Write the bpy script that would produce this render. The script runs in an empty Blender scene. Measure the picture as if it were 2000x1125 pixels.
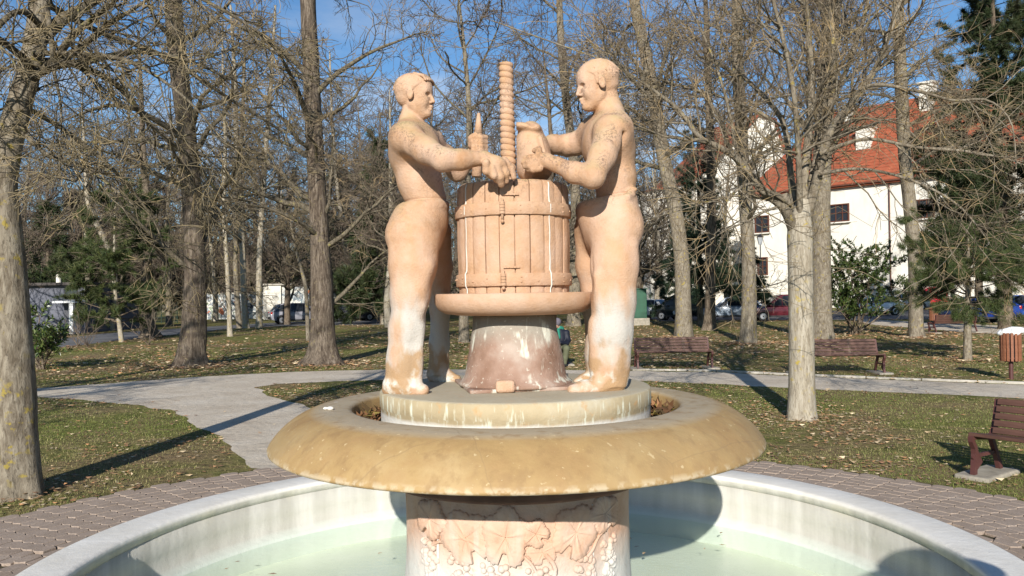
import bpy, bmesh, math, random
import numpy as np
from mathutils import Vector, Matrix
from mathutils.geometry import tessellate_polygon

S = bpy.context.scene
C = S.collection
rng = np.random.default_rng(11)
random.seed(5)
PI = math.pi

# ------------------------------------------------------------------ camera
F, CX0, CY0 = 1600.0, 1000.0, 562.5          # focal length and centre, in pixels of a 2000 px wide picture
PIT, ROL, CAMZ = math.radians(0.40), math.radians(-0.90), 2.0
R0, F0, U0 = Vector((1, 0, 0)), Vector((0, math.cos(PIT), math.sin(PIT))), Vector((0, -math.sin(PIT), math.cos(PIT)))
CR = R0 * math.cos(ROL) + U0 * math.sin(ROL)
CU = -R0 * math.sin(ROL) + U0 * math.cos(ROL)
cam = bpy.data.objects.new('camera', bpy.data.cameras.new('camera'))
C.objects.link(cam)
M = Matrix((CR, CU, -F0)).transposed().to_4x4()
M.translation = (0, 0, CAMZ)
cam.matrix_world = M
cam.data.sensor_width = 36
cam.data.lens = 36 * F / 2000
cam.data.clip_end = 3000
cam.data.clip_start = 0.05
S.camera = cam

def ray(px, py):
    return CR * ((px - CX0) / F) + CU * (-(py - CY0) / F) + F0
def at(px, py, Y):
    d = ray(px, py)
    p = d * (Y / d.y)
    return (p.x, p.y, p.z + CAMZ)
def ground(px, py, z=0.0):
    d = ray(px, py)
    p = d * ((z - CAMZ) / d.z)
    return (p.x, p.y)
def gx(px, Y):                                 # x on the ground at distance Y under picture column px
    p = at(px, 600, Y)
    return p[0]

# ------------------------------------------------------------------ light
EL, AZ = math.radians(23.0), math.radians(8.0)
S.world = bpy.data.worlds.new('World')
S.world.use_nodes = True
wn = S.world.node_tree
wn.nodes.clear()
def wnode(t, **k):
    n = wn.nodes.new(t)
    for a, v in k.items(): setattr(n, a, v)
    return n
sky = wnode('ShaderNodeTexSky', sky_type='NISHITA', sun_disc=False, sun_elevation=EL, sun_rotation=PI + AZ, air_density=1.0, dust_density=0.3, ozone_density=2.5, altitude=200)
bg = wnode('ShaderNodeBackground'); bg.inputs[1].default_value = 0.062
wo = wnode('ShaderNodeOutputWorld')
tc = wnode('ShaderNodeTexCoord')
mp = wnode('ShaderNodeMapping'); mp.inputs['Scale'].default_value = (1.6, 1.6, 4.5)
nz = wnode('ShaderNodeTexNoise'); nz.inputs['Scale'].default_value = 2.6; nz.inputs['Detail'].default_value = 7; nz.inputs['Roughness'].default_value = .6
cr = wnode('ShaderNodeValToRGB'); cr.color_ramp.elements[0].position = .46; cr.color_ramp.elements[1].position = .70
sx = wnode('ShaderNodeSeparateXYZ')
hr = wnode('ShaderNodeMapRange'); hr.inputs[1].default_value = .12; hr.inputs[2].default_value = .40; hr.inputs[3].default_value = 1.0; hr.inputs[4].default_value = 0.06
ml = wnode('ShaderNodeMath', operation='MULTIPLY')
mx = wnode('ShaderNodeMixRGB'); mx.inputs[2].default_value = (8.0, 8.5, 9.3, 1)
hs = wnode('ShaderNodeMixRGB', blend_type='MULTIPLY'); hs.inputs[0].default_value = 1; hs.inputs[2].default_value = (0.88, 1.22, 1.46, 1)
L = wn.links.new
L(tc.outputs['Generated'], mp.inputs[0]); L(mp.outputs[0], nz.inputs[0]); L(nz.outputs[0], cr.inputs[0])
L(tc.outputs['Generated'], sx.inputs[0]); L(sx.outputs[2], hr.inputs[0])
L(cr.outputs[0], ml.inputs[0]); L(hr.outputs[0], ml.inputs[1]); L(ml.outputs[0], mx.inputs[0])
L(sky.outputs[0], hs.inputs[1]); L(hs.outputs[0], mx.inputs[1]); L(mx.outputs[0], bg.inputs[0]); L(bg.outputs[0], wo.inputs[0])
sun = bpy.data.objects.new('sun', bpy.data.lights.new('sun', 'SUN'))
C.objects.link(sun)
sun.data.energy = 5.0
sun.data.angle = math.radians(0.53)
sun.data.color = (1.0, 0.945, 0.86)
SUND = Vector((math.sin(AZ) * math.cos(EL), math.cos(AZ) * math.cos(EL), -math.sin(EL)))
sun.rotation_euler = SUND.to_track_quat('-Z', 'Y').to_euler()
sun.location = (-3, -30, 20)
S.view_settings.view_transform = 'Standard'
S.view_settings.look = 'None'
S.view_settings.gamma = 1
S.view_settings.use_curve_mapping = False
S.view_settings.exposure = 0.47

# ------------------------------------------------------------------ materials
class NB:
    def __init__(s, name, rough=.85, spec=.3):
        s.m = bpy.data.materials.new(name); s.m.use_nodes = True
        s.t = s.m.node_tree
        s.b = s.t.nodes['Principled BSDF']
        s.b.inputs['Roughness'].default_value = rough
        s.b.inputs['Specular IOR Level'].default_value = spec
        s._tc = None
    def set(s, sock, v):
        if isinstance(v, bpy.types.NodeSocket): s.t.links.new(v, sock)
        elif isinstance(v, (tuple, list)) and len(v) == 3 and sock.type == 'RGBA': sock.default_value = (*v, 1)
        else: sock.default_value = v
    def n(s, typ, ins=(), **k):
        nd = s.t.nodes.new('ShaderNode' + typ)
        for a, v in k.items(): setattr(nd, a, v)
        for i, v in (ins.items() if isinstance(ins, dict) else enumerate(ins)):
            if v is not None: s.set(nd.inputs[i], v)
        return nd
    def obj(s):
        if not s._tc: s._tc = s.n('TexCoord')
        return s._tc.outputs['Object']
    def pos(s): return s.n('NewGeometry').outputs['Position']
    def scale(s, v, sc): return s.n('Mapping', {0: v, 3: sc}).outputs[0]
    def noise(s, sc, det=4, vec=None, rough=.55, dist=0):
        return s.n('TexNoise', {'Vector': vec if vec is not None else s.obj(), 'Scale': sc, 'Detail': det, 'Roughness': rough, 'Distortion': dist}).outputs[0]
    def vor(s, sc, vec=None, feature='F1'):
        return s.n('TexVoronoi', {'Vector': vec if vec is not None else s.obj(), 'Scale': sc}, feature=feature).outputs[0]
    def ramp(s, f, stops):
        nd = s.n('ValToRGB', [f]); e = nd.color_ramp.elements
        while len(e) < len(stops): e.new(.5)
        for i, (p, c) in enumerate(stops):
            e[i].position = p
            e[i].color = (*c, 1) if isinstance(c, tuple) else (c, c, c, 1)
        return nd.outputs[0]
    def mix(s, f, a, b, mode='MIX'): return s.n('MixRGB', [f, a, b], blend_type=mode).outputs[0]
    def ma(s, op, a, b=None): return s.n('Math', [a, b], operation=op).outputs[0]
    def xyz(s, v): return s.n('SeparateXYZ', [v]).outputs
    def rng(s, v, a, b, c=0., d=1.): return s.n('MapRange', [v, a, b, c, d]).outputs[0]
    def attr(s, name): return s.n('Attribute', attribute_name=name).outputs[0]
    def col(s, v): s.set(s.b.inputs['Base Color'], v); return s
    def bump(s, h, st=.5, d=.02, chain=None):
        nd = s.n('Bump', {'Strength': st, 'Distance': d, 'Height': h})
        if chain is not None: s.set(nd.inputs['Normal'], chain)
        s.set(s.b.inputs['Normal'], nd.outputs[0]); return nd.outputs[0]

MAT = {}
def plain(name, c, rough=.6, spec=.4, var=.15, sc=6, metal=0):
    if name in MAT: return MAT[name]
    b = NB(name, rough, spec)
    dk = tuple(x * (1 - var) for x in c); lt = tuple(min(1, x * (1 + var)) for x in c)
    b.col(b.ramp(b.noise(sc, 5), [(.3, dk), (.7, lt)]))
    b.b.inputs['Metallic'].default_value = metal
    MAT[name] = b.m
    return b.m

def sandstone(name, figure=True):
    b = NB(name, .92, .15)
    p = b.pos(); z = b.xyz(p)[2]
    n1 = b.noise(3.2, 6, p, .62); n2 = b.noise(17, 5, p, .6); n3 = b.noise(90, 4, p, .7)
    c = b.ramp(n1, [(.34, (.40, .225, .12)), (.50, (.485, .30, .185)), (.66, (.53, .355, .25))])
    c = b.mix(b.ramp(n2, [(.35, .0), (.75, .5)]), c, (.545, .385, .28))
    c = b.mix(b.ma('MULTIPLY', b.ramp(b.noise(11, 5, b.scale(p, (1, 1, .16)), .6), [(.52, 0.), (.68, .55)]), b.rng(z, 1.9, 2.4)), c, (.50, .29, .145))
    c = b.mix(b.ramp(b.noise(2.1, 4, b.scale(p, (1, 1, .6))), [(.53, 0.), (.66, .5)]), c, (.62, .45, .36))
    if figure:
        # pale, nearly white lime crust on the shins, rust brown below it; both break up with noise
        zz = b.ma('ADD', z, b.ma('MULTIPLY', b.ma('SUBTRACT', b.noise(3.4, 4, b.scale(p, (2.2, 2.2, 1)), .5), .5), .60))
        lime = b.ma('MULTIPLY', b.ma('MULTIPLY', b.rng(zz, 1.46, 1.58), b.rng(zz, 2.04, 1.84)), b.ramp(b.noise(5.2, 4, b.scale(p, (1, 1, .35)), .55), [(.40, .10), (.54, 1.)]))
        c = b.mix(b.ma('MULTIPLY', lime, .85), c, (.47, .46, .42))
        rust = b.ma('MULTIPLY', b.rng(zz, 1.69, 1.63), b.ramp(b.noise(4.3, 3, p), [(.44, 0.), (.52, 1.)]))
        c = b.mix(b.ma('MULTIPLY', rust, .9), c, (.37, .235, .125))
        crust = b.ma('MULTIPLY', b.rng(zz, 1.56, 1.48), b.ramp(b.noise(9, 5, p), [(.50, 0.), (.60, 1.)]))
        c = b.mix(crust, c, (.58, .565, .50))
    # dark lichen specks where rain sits: on upward faces
    up = b.xyz(b.n('NewGeometry').outputs['Normal'])[2]
    lm = b.ma('MULTIPLY', b.ramp(b.noise(70, 6, p, .75), [(.49, 0.), (.56, 1.)]), b.ramp(b.noise(5.5, 4, p, .6), [(.47, 0.), (.57, 1.)]))
    lm = b.ma('MULTIPLY', b.ma('MULTIPLY', lm, b.rng(z, 2.3, 2.75)), b.rng(up, -.25, .45, .25, 1.))
    c = b.mix(b.ma('MULTIPLY', lm, .75), c, (.13, .095, .07))
    gm = b.ma('MULTIPLY', b.ma('MULTIPLY', b.rng(up, .25, .8), b.rng(z, 2.3, 2.6)), b.ramp(b.noise(8, 4, p), [(.4, 0.), (.65, .55)]))
    c = b.mix(gm, c, (.42, .34, .16))
    c = b.mix(b.ramp(n3, [(.62, 0.), (.75, .55)]), c, (.36, .21, .12))
    b.col(c)
    h1 = b.bump(n3, .6, .009)
    b.bump(n2, .5, .010, h1)
    return b.m
M_STONE = sandstone('sandstone_figure')
M_PRESS = sandstone('sandstone_press', False)

def press_base_mat():
    b = NB('stained_press_base', .9, .15); p = b.pos(); z = b.xyz(p)[2]
    c = b.ramp(b.noise(4, 6, p), [(.34, (.22, .13, .09)), (.50, (.31, .205, .155)), (.64, (.40, .32, .265))])
    top = b.rng(b.ma('ADD', z, b.ma('MULTIPLY', b.ma('SUBTRACT', b.noise(5, 4, p), .5), .2)), 1.68, 1.80)
    c = b.mix(b.ma('MULTIPLY', top, .8), c, (.30, .285, .24))
    dr = b.noise(14, 4, b.scale(p, (1, 1, .16)))
    c = b.mix(b.ma('MULTIPLY', b.ramp(dr, [(.55, 0.), (.62, 1.)]), b.ramp(b.noise(5, 3, p), [(.46, 0.), (.54, .9)])), c, (.60, .59, .50))
    c = b.mix(b.ramp(b.noise(46, 4, p, .6), [(.62, 0.), (.70, .6)]), c, (.58, .54, .45))
    b.col(c); b.bump(b.noise(40, 5, p), .5, .01); return b.m
M_PBASE = press_base_mat()

def bowl_mat():
    b = NB('ochre_bowl_stone', .62, .35); p = b.pos(); z = b.xyz(p)[2]
    c = b.ramp(b.noise(2.6, 7, p, .62), [(.28, (.28, .175, .075)), (.5, (.37, .245, .105)), (.72, (.43, .305, .15))])
    c = b.mix(b.ramp(b.noise(11, 6, p), [(.45, 0.), (.8, .6)]), c, (.33, .20, .09))
    flat = b.rng(z, 1.325, 1.342)
    c = b.mix(b.ma('MULTIPLY', flat, .75), c, (.40, .35, .26))
    c = b.mix(b.ramp(b.noise(26, 3, p), [(.66, 0.), (.72, .7)]), c, (.60, .47, .27))
    c = b.mix(b.ramp(b.vor(3.1, p), [(.035, .9), (.05, 0.)]), c, (.66, .62, .54))
    c = b.mix(b.ramp(b.noise(13, 5, b.scale(p, (1, 1, .25)), .6), [(.52, 0.), (.66, .5)]), c, (.25, .155, .07))
    c = b.mix(b.ramp(b.noise(1.7, 4, p, .5), [(.50, 0.), (.62, .35)]), c, (.30, .22, .11))
    c = b.mix(b.ma('MULTIPLY', b.rng(z, 1.165, 1.14), b.ramp(b.noise(18, 4, p), [(.46, 0.), (.56, .6)])), c, (.56, .48, .34))
    crack = b.n('TexVoronoi', {'Vector': b.mix(.06, p, b.n('TexNoise', {'Vector': p, 'Scale': 6.}).outputs[1]), 'Scale': .9}, feature='DISTANCE_TO_EDGE').outputs[0]
    c = b.mix(b.ramp(crack, [(.001, .35), (.003, 0.)]), c, (.22, .15, .08))
    b.col(c); h = b.bump(b.noise(70, 4, p), .3, .004); b.bump(b.noise(9, 5, p), .35, .012, h); return b.m
M_BOWL = bowl_mat()

def drum_mat():
    b = NB('lime_streaked_drum', .8, .3); p = b.pos(); z = b.xyz(p)[2]
    c = b.ramp(b.noise(4, 6, p), [(.3, (.34, .27, .16)), (.55, (.42, .345, .22)), (.75, (.47, .43, .33))])
    st = b.noise(30, 4, b.scale(p, (1, 1, .14)))
    c = b.mix(b.ma('MULTIPLY', b.ramp(st, [(.54, 0.), (.66, .9)]), b.rng(z, 1.45, 1.40)), c, (.66, .68, .55))
    c = b.mix(b.ramp(b.noise(12, 3, p), [(.6, 0.), (.7, .7)]), c, (.45, .27, .12))
    c = b.mix(b.rng(b.ma('ADD', z, b.ma('MULTIPLY', b.noise(6, 3, p), .03)), 1.345, 1.325), c, (.66, .65, .60))
    c = b.mix(b.rng(z, 1.432, 1.438, 0, .6), c, (.40, .37, .29))
    b.col(c); b.bump(b.noise(35, 5, p), .4, .008); return b.m
M_DRUM = drum_mat()

def pedestal_mat():
    b = NB('carved_pedestal_stone', .85, .2); p = b.pos(); z = b.xyz(p)[2]
    c = b.ramp(b.noise(4, 6, p), [(.3, (.50, .29, .19)), (.5, (.56, .37, .265)), (.7, (.60, .44, .35))])
    zz = b.ma('ADD', z, b.ma('MULTIPLY', b.ma('SUBTRACT', b.noise(3, 4, p), .5), .35))
    c = b.mix(b.rng(zz, .64, .44), c, (.56, .54, .50))
    c = b.mix(b.ramp(b.noise(9, 5, b.scale(p, (1, 1, .12))), [(.58, 0.), (.70, .45)]), c, (.60, .55, .50))
    c = b.mix(b.ramp(b.noise(24, 4, p), [(.6, 0.), (.75, .35)]), c, (.35, .20, .13))
    b.col(c); h = b.bump(b.noise(60, 5, p), .5, .006); b.bump(b.noise(11, 4, p), .5, .02, h); return b.m
M_PED = pedestal_mat()

def basin_mat():
    b = NB('white_basin_concrete', .75, .25); p = b.pos(); z = b.xyz(p)[2]
    c = b.ramp(b.noise(3, 6, p), [(.3, (.62, .59, .53)), (.6, (.70, .675, .625)), (.8, (.74, .72, .68))])
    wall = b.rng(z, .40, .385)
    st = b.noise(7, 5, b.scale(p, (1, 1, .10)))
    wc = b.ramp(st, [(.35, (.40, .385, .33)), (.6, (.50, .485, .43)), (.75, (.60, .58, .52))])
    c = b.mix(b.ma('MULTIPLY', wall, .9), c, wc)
    c = b.mix(b.ma('MULTIPLY', b.rng(z, .09, .03), .75), c, (.58, .64, .57))
    c = b.mix(b.ma('MULTIPLY', b.ramp(b.noise(3.2, 5, p), [(.52, 0.), (.62, .5)]), b.ma('MULTIPLY', wall, b.rng(z, .26, .385))), c, (.62, .585, .46))
    b.col(c); h = b.bump(b.noise(120, 3, p), .35, .004); b.bump(b.noise(16, 5, p), .35, .012, h); return b.m
M_BASIN = basin_mat()
def floor_mat():
    b = NB('pale_green_basin_floor', .8, .2); p = b.pos()
    c = b.ramp(b.noise(1.3, 6, p), [(.3, (.72, .76, .61)), (.6, (.79, .82, .68)), (.8, (.82, .83, .72))])
    c = b.mix(b.ramp(b.noise(22, 4, p), [(.62, 0.), (.8, .3)]), c, (.42, .46, .33))
    b.col(c); return b.m
M_FLOOR = floor_mat()
def water_mat():
    b = NB('pool_water'); t = b.t
    p = b.pos()
    bn = b.n('Bump', {'Strength': .10, 'Distance': .03, 'Height': b.noise(13, 3, b.scale(p, (1, 2.0, 1)), .5, .8)})
    tr = b.n('BsdfTransparent', [(.935, .975, .945)])
    gl = b.n('BsdfGlossy', {'Roughness': .02}); t.links.new(bn.outputs[0], gl.inputs['Normal'])
    dt = b.n('VectorMath', operation='DOT_PRODUCT'); t.links.new(bn.outputs[0], dt.inputs[0]); t.links.new(b.n('NewGeometry').outputs['Incoming'], dt.inputs[1])
    om = b.ma('SUBTRACT', 1., b.ma('ABSOLUTE', dt.outputs['Value']))
    fr = b.ma('ADD', .02, b.ma('MULTIPLY', .98, b.ma('POWER', om, 5.)))
    ms = b.n('MixShader'); t.links.new(fr, ms.inputs[0]); t.links.new(tr.outputs[0], ms.inputs[1]); t.links.new(gl.outputs[0], ms.inputs[2])
    t.links.new(ms.outputs[0], t.nodes['Material Output'].inputs[0]); return b.m
M_WATER = water_mat()

def bark(name, dark, mid, light, lichen=None, zs=.22, sc=14, bs=.9):
    b = NB(name, .92, .1); p = b.pos()
    v = b.scale(p, (1, 1, zs))
    n1 = b.noise(sc, 6, v, .65, .6)
    c = b.ramp(n1, [(.36, dark), (.50, mid), (.62, light)])
    c = b.mix(b.ramp(b.noise(2.2, 5, p), [(.42, 0.), (.66, .45)]), c, light)
    c = b.mix(b.ramp(b.noise(sc * 2.3, 5, v, .7, .4), [(.36, .75), (.47, 0.)]), c, tuple(x * .55 for x in dark))
    c = b.mix(b.ramp(b.noise(7, 4, p), [(.55, 0.), (.75, .6)]), c, dark)
    if lichen: c = b.mix(b.ma('MULTIPLY', b.ramp(b.noise(10, 4, p), [(.58, 0.), (.66, 1.)]), b.ramp(b.noise(1.6, 3, p), [(.42, 0.), (.56, .85)])), c, lichen)
    b.col(c)
    h = b.bump(b.noise(sc * 5, 3, p), .3, .005)
    b.bump(n1, bs, .03, h); return b.m
M_BARKG = bark('grey_smooth_bark', (.11, .088, .062), (.185, .155, .115), (.27, .235, .18), (.30, .23, .05), .30, 17, .7)
M_BARKP = bark('pale_smooth_bark', (.22, .185, .135), (.32, .28, .215), (.40, .36, .29), (.36, .27, .05), .16, 22, .5)
M_BARKD = bark('dark_furrowed_bark', (.045, .034, .026), (.10, .076, .056), (.19, .155, .12), (.19, .155, .09), .16, 16, 1.)
M_BARKB = bark('brown_bark', (.06, .045, .032), (.13, .10, .072), (.21, .17, .125), None, .2, 14, .9)
M_LIMB = bark('limb_bark', (.05, .041, .029), (.11, .092, .064), (.20, .17, .125), (.24, .21, .08), .5, 20, .5)
def twig_mat(name, a, bb, c3):
    b = NB(name, .7, .25); p = b.pos()
    b.col(b.ramp(b.noise(2.3, 3, p, .6), [(.32, a), (.5, bb), (.68, c3)])); return b.m
M_TWIGT = twig_mat('tan_twigs', (.085, .065, .045), (.20, .16, .105), (.40, .28, .14))
M_TWIGY = twig_mat('olive_twigs', (.085, .068, .042), (.185, .15, .09), (.37, .28, .15))
M_TWIGB = twig_mat('brown_twigs', (.085, .062, .047), (.15, .115, .085), (.22, .175, .125))
def leaf_attr_mat(name, rough=.6):
    b = NB(name, rough, .3); b.col(b.attr('col'))
    return b.m
M_LEAF = leaf_attr_mat('needle_and_leaf')
M_LITTER = leaf_attr_mat('dry_leaf', .85)

def turf_mat():
    b = NB('winter_turf', .95, .08); p = b.pos()
    n1 = b.noise(.35, 5, p, .6); n2 = b.noise(2.2, 6, p, .62); n3 = b.noise(38, 4, p, .7)
    g = b.ramp(n2, [(.32, (.085, .092, .026)), (.5, (.155, .16, .045)), (.68, (.23, .21, .075))])
    br = b.ramp(n3, [(.3, (.085, .058, .032)), (.52, (.24, .17, .095)), (.72, (.38, .28, .165))])
    c = b.mix(b.ramp(n1, [(.46, .0), (.62, .85)]), g, br)
    c = b.mix(b.ramp(n2, [(.52, 0.), (.64, .7)]), c, br)
    c = b.mix(b.ramp(n3, [(.64, 0.), (.72, .7)]), c, (.40, .32, .19))
    b.col(c); h = b.bump(n3, .9, .03); b.bump(b.noise(7, 5, p), .8, .09, h); return b.m
M_TURF = turf_mat()
def gravel_mat():
    b = NB('pale_gravel', .95, .1); p = b.pos()
    c = b.ramp(b.noise(1.1, 6, p, .6), [(.3, (.50, .42, .325)), (.55, (.62, .54, .435)), (.75, (.68, .61, .51))])
    c = b.mix(b.ramp(b.noise(70, 4, p, .7), [(.35, .45), (.6, 0.)]), c, (.22, .19, .15))
    c = b.mix(b.ramp(b.vor(55, p), [(.10, .5), (.2, 0.)]), c, (.56, .53, .48))
    c = b.mix(b.ramp(b.noise(5, 5, p), [(.58, 0.), (.75, .45)]), c, (.25, .20, .14))
    b.col(c); h = b.bump(b.noise(95, 3, p), .7, .012); b.bump(b.noise(6, 4, p), .5, .05, h); return b.m
M_GRAVEL = gravel_mat()
def asphalt_mat():
    b = NB('worn_asphalt', .85, .3); p = b.pos()
    c = b.ramp(b.noise(.8, 6, p), [(.3, (.11, .11, .115)), (.7, (.19, .19, .195))])
    b.col(b.mix(b.ramp(b.noise(60, 3, p), [(.4, .4), (.65, 0.)]), c, (.07, .07, .07))); b.bump(b.noise(80, 3, p), .4, .01); return b.m
M_ROAD = asphalt_mat()
def paver_mat():
    b = NB('red_grey_paver', .9, .15); p = b.pos()
    ri = b.n('ObjectInfo').outputs['Random']
    c = b.ramp(b.noise(5, 5, p), [(.3, (.275, .21, .16)), (.6, (.37, .29, .23)), (.8, (.42, .345, .28))])
    c = b.mix(b.rng(ri, 0, 1, 0, .45), c, (.33, .27, .225))
    c = b.mix(b.ramp(b.noise(90, 3, p), [(.3, .5), (.55, 0.)]), c, (.13, .10, .08))
    b.col(c); b.bump(b.noise(90, 4, p), .5, .004); return b.m
M_PAVER = paver_mat()
def wall_mat(name, c1, c2, dirt=.3):
    b = NB(name, .9, .15); p = b.pos()
    c = b.ramp(b.noise(.5, 6, p), [(.3, c1), (.7, c2)])
    c = b.mix(b.ma('MULTIPLY', b.ramp(b.noise(1.2, 5, b.scale(p, (1, 1, .2))), [(.5, 0.), (.7, 1.)]), dirt), c, tuple(x * .62 for x in c1))
    b.col(c); b.bump(b.noise(8, 5, p), .3, .02); return b.m
M_WHITEW = wall_mat('cream_render', (.66, .62, .54), (.74, .71, .63))
M_GREYW = wall_mat('shade_grey_render', (.105, .11, .135), (.15, .155, .185))  # grey darkened so the wall colour carries the shade of the trees
def roof_mat():
    b = NB('red_roof_tiles', .85, .2); p = b.pos()
    c = b.ramp(b.noise(1.4, 5, p), [(.3, (.25, .066, .034)), (.6, (.35, .10, .050)), (.8, (.42, .145, .078))])
    c = b.mix(b.ramp(b.noise(9, 3, p), [(.4, .35), (.6, 0.)]), c, (.20, .055, .03))
    b.col(c); return b.m
M_ROOF = roof_mat()
def graffiti_mat():
    b = NB('sprayed_wall', .85, .2); p = b.pos()
    n = b.noise(.75, 4, p, .55, 2.2); n2 = b.noise(1.6, 3, p, .5, 3.0); n3 = b.noise(.9, 2, b.scale(p, (1.2, 1.2, 1.6)), .5, 1.5)
    c = b.ramp(n, [(.34, (.04, .045, .06)), (.42, (.42, .43, .44)), (.47, (.10, .16, .20)), (.52, (.60, .60, .57)), (.60, (.62, .61, .56)), (.66, (.18, .30, .12)), (.7, (.55, .53, .48))])
    c = b.mix(b.ramp(n2, [(.485, 0.), (.495, 1.), (.51, 1.), (.52, 0.)]), c, (.05, .05, .06))
    c = b.mix(b.ramp(n3, [(.66, 0.), (.68, .9)]), c, (.45, .13, .05))
    b.col(c); return b.m
M_GRAF = graffiti_mat()
def wood_mat(name, a, bb):
    b = NB(name, .6, .35); p = b.obj()
    c = b.ramp(b.noise(9, 5, b.scale(p, (.4, 3, 3)), .6), [(.3, a), (.7, bb)])
    c = b.mix(b.ramp(b.noise(5, 4, p), [(.6, 0.), (.75, .5)]), c, (.20, .16, .13))
    b.col(c); b.bump(b.noise(16, 4, b.scale(p, (.3, 3, 3))), .4, .004); return b.m
M_SLAT = wood_mat('brown_stained_slat', (.060, .028, .020), (.115, .056, .040))
M_SLATR = wood_mat('orange_brown_slat', (.17, .062, .030), (.27, .11, .058))
M_IRON = plain('maroon_painted_iron', (.085, .032, .028), .5, .4)
M_CONC = plain('footing_concrete', (.30, .27, .22), .9, .1, .25, 9)
M_KERB = plain('kerb_concrete', (.40, .37, .32), .9, .1, .2, 5)
M_GREEN = plain('green_cabinet_paint', (.008, .068, .034), .45, .5, .2, 3)
M_GLASS = plain('dark_window_glass', (.025, .03, .038), .08, .6, .2, 2)
M_TYRE = plain('tyre_rubber', (.02, .02, .02), .8, .2)
M_RIM = plain('wheel_rim', (.42, .42, .44), .35, .5, metal=.8)
M_REDL = plain('tail_light', (.35, .015, .012), .2, .5)
M_LAMPG = plain('headlight_glass', (.62, .64, .66), .1, .6)
M_PLATE = plain('white_plate', (.7, .7, .68), .5)
M_BLACK = plain('black_trim', (.02, .02, .022), .5)
M_FRAME = plain('brown_window_frame', (.10, .035, .02), .6)
M_WPAINT = plain('white_paint', (.72, .72, .71), .55)
M_MORTAR = plain('white_mortar', (.62, .59, .53), 1.0, .0)
M_BAG = plain('white_plastic_bag', (.78, .79, .80), .35, .4, .06)

# ------------------------------------------------------------------ object helpers
def raw_mesh(name, V, Q, mats, mi=None, smooth=True, cols=None, nper=4):
    V = np.asarray(V, np.float32); Q = np.asarray(Q, np.int32)
    me = bpy.data.meshes.new(name)
    me.vertices.add(len(V)); me.vertices.foreach_set('co', V.ravel())
    n = len(Q); k = Q.shape[1]
    me.loops.add(n * k); me.loops.foreach_set('vertex_index', Q.ravel())
    me.polygons.add(n)
    me.polygons.foreach_set('loop_start', np.arange(0, n * k, k, dtype=np.int32))
    for m in (mats if isinstance(mats, (list, tuple)) else [mats]): me.materials.append(m)
    if mi is not None: me.polygons.foreach_set('material_index', np.asarray(mi, np.int32))
    me.polygons.foreach_set('use_smooth', np.full(n, smooth, bool))
    me.update(calc_edges=True)
    if cols is not None:
        a = me.color_attributes.new('col', 'FLOAT_COLOR', 'POINT')
        c4 = np.ones((len(V), 4), np.float32); c4[:, :3] = cols
        a.data.foreach_set('color', c4.ravel())
    me.validate()
    return me
def link(name, me, parent=None, loc=None):
    o = bpy.data.objects.new(name, me); C.objects.link(o)
    if parent is not None: o.parent = parent
    if loc is not None: o.location = loc
    return o
def tag(o, label=None, cat=None, group=None, kind=None):
    if label: o['label'] = label
    if cat: o['category'] = cat
    if group: o['group'] = group
    if kind: o['kind'] = kind
    return o
def empty(name, loc, rz=0, label=None, cat=None, group=None):
    o = bpy.data.objects.new(name, None); C.objects.link(o)
    o.location = loc; o.rotation_euler = (0, 0, rz); o.empty_display_size = .1
    return tag(o, label, cat, group)
def bm_obj(name, bm, mats, parent=None, smooth=False, loc=None):
    me = bpy.data.meshes.new(name)
    bmesh.ops.recalc_face_normals(bm, faces=bm.faces[:])
    bm.to_mesh(me); bm.free()
    for m in (mats if isinstance(mats, (list, tuple)) else [mats]): me.materials.append(m)
    if smooth:
        for p in me.polygons: p.use_smooth = True
    return link(name, me, parent, loc)
def box(bm, c, s, rz=0, bev=0, rot=None, mi=0):
    r = bmesh.ops.create_cube(bm, size=1)
    vs = r['verts']
    bmesh.ops.scale(bm, vec=s, verts=vs)
    fs = list({f for v in vs for f in v.link_faces})
    for f in fs: f.material_index = mi
    if bev:
        es = list({e for v in vs for e in v.link_edges})
        rb = bmesh.ops.bevel(bm, geom=es, offset=bev, segments=2, affect='EDGES', profile=.6)
        vs = list({v for f in rb['faces'] for v in f.verts} | {v for v in vs if v.is_valid})
        for f in {f for v in vs for f in v.link_faces}: f.material_index = mi
    if rot is not None: bmesh.ops.rotate(bm, cent=(0, 0, 0), matrix=rot, verts=vs)
    if rz: bmesh.ops.rotate(bm, cent=(0, 0, 0), matrix=Matrix.Rotation(rz, 3, 'Z'), verts=vs)
    bmesh.ops.translate(bm, vec=c, verts=vs)
    return vs
def cyl(bm, a, b, r1, r2=None, n=12, mi=0):
    a, b = Vector(a), Vector(b); d = b - a
    r = bmesh.ops.create_cone(bm, cap_ends=True, segments=n, radius1=r1, radius2=r1 if r2 is None else r2, depth=d.length)
    vs = r['verts']
    bmesh.ops.rotate(bm, cent=(0, 0, 0), matrix=d.to_track_quat('Z', 'Y').to_matrix(), verts=vs)
    bmesh.ops.translate(bm, vec=(a + b) / 2, verts=vs)
    for f in {f for v in vs for f in v.link_faces}: f.material_index = mi
    return vs
def boxobj(name, c, s, m, parent=None, rz=0, bev=0):
    bm = bmesh.new(); box(bm, c, s, rz, bev); return bm_obj(name, bm, m, parent)
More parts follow.
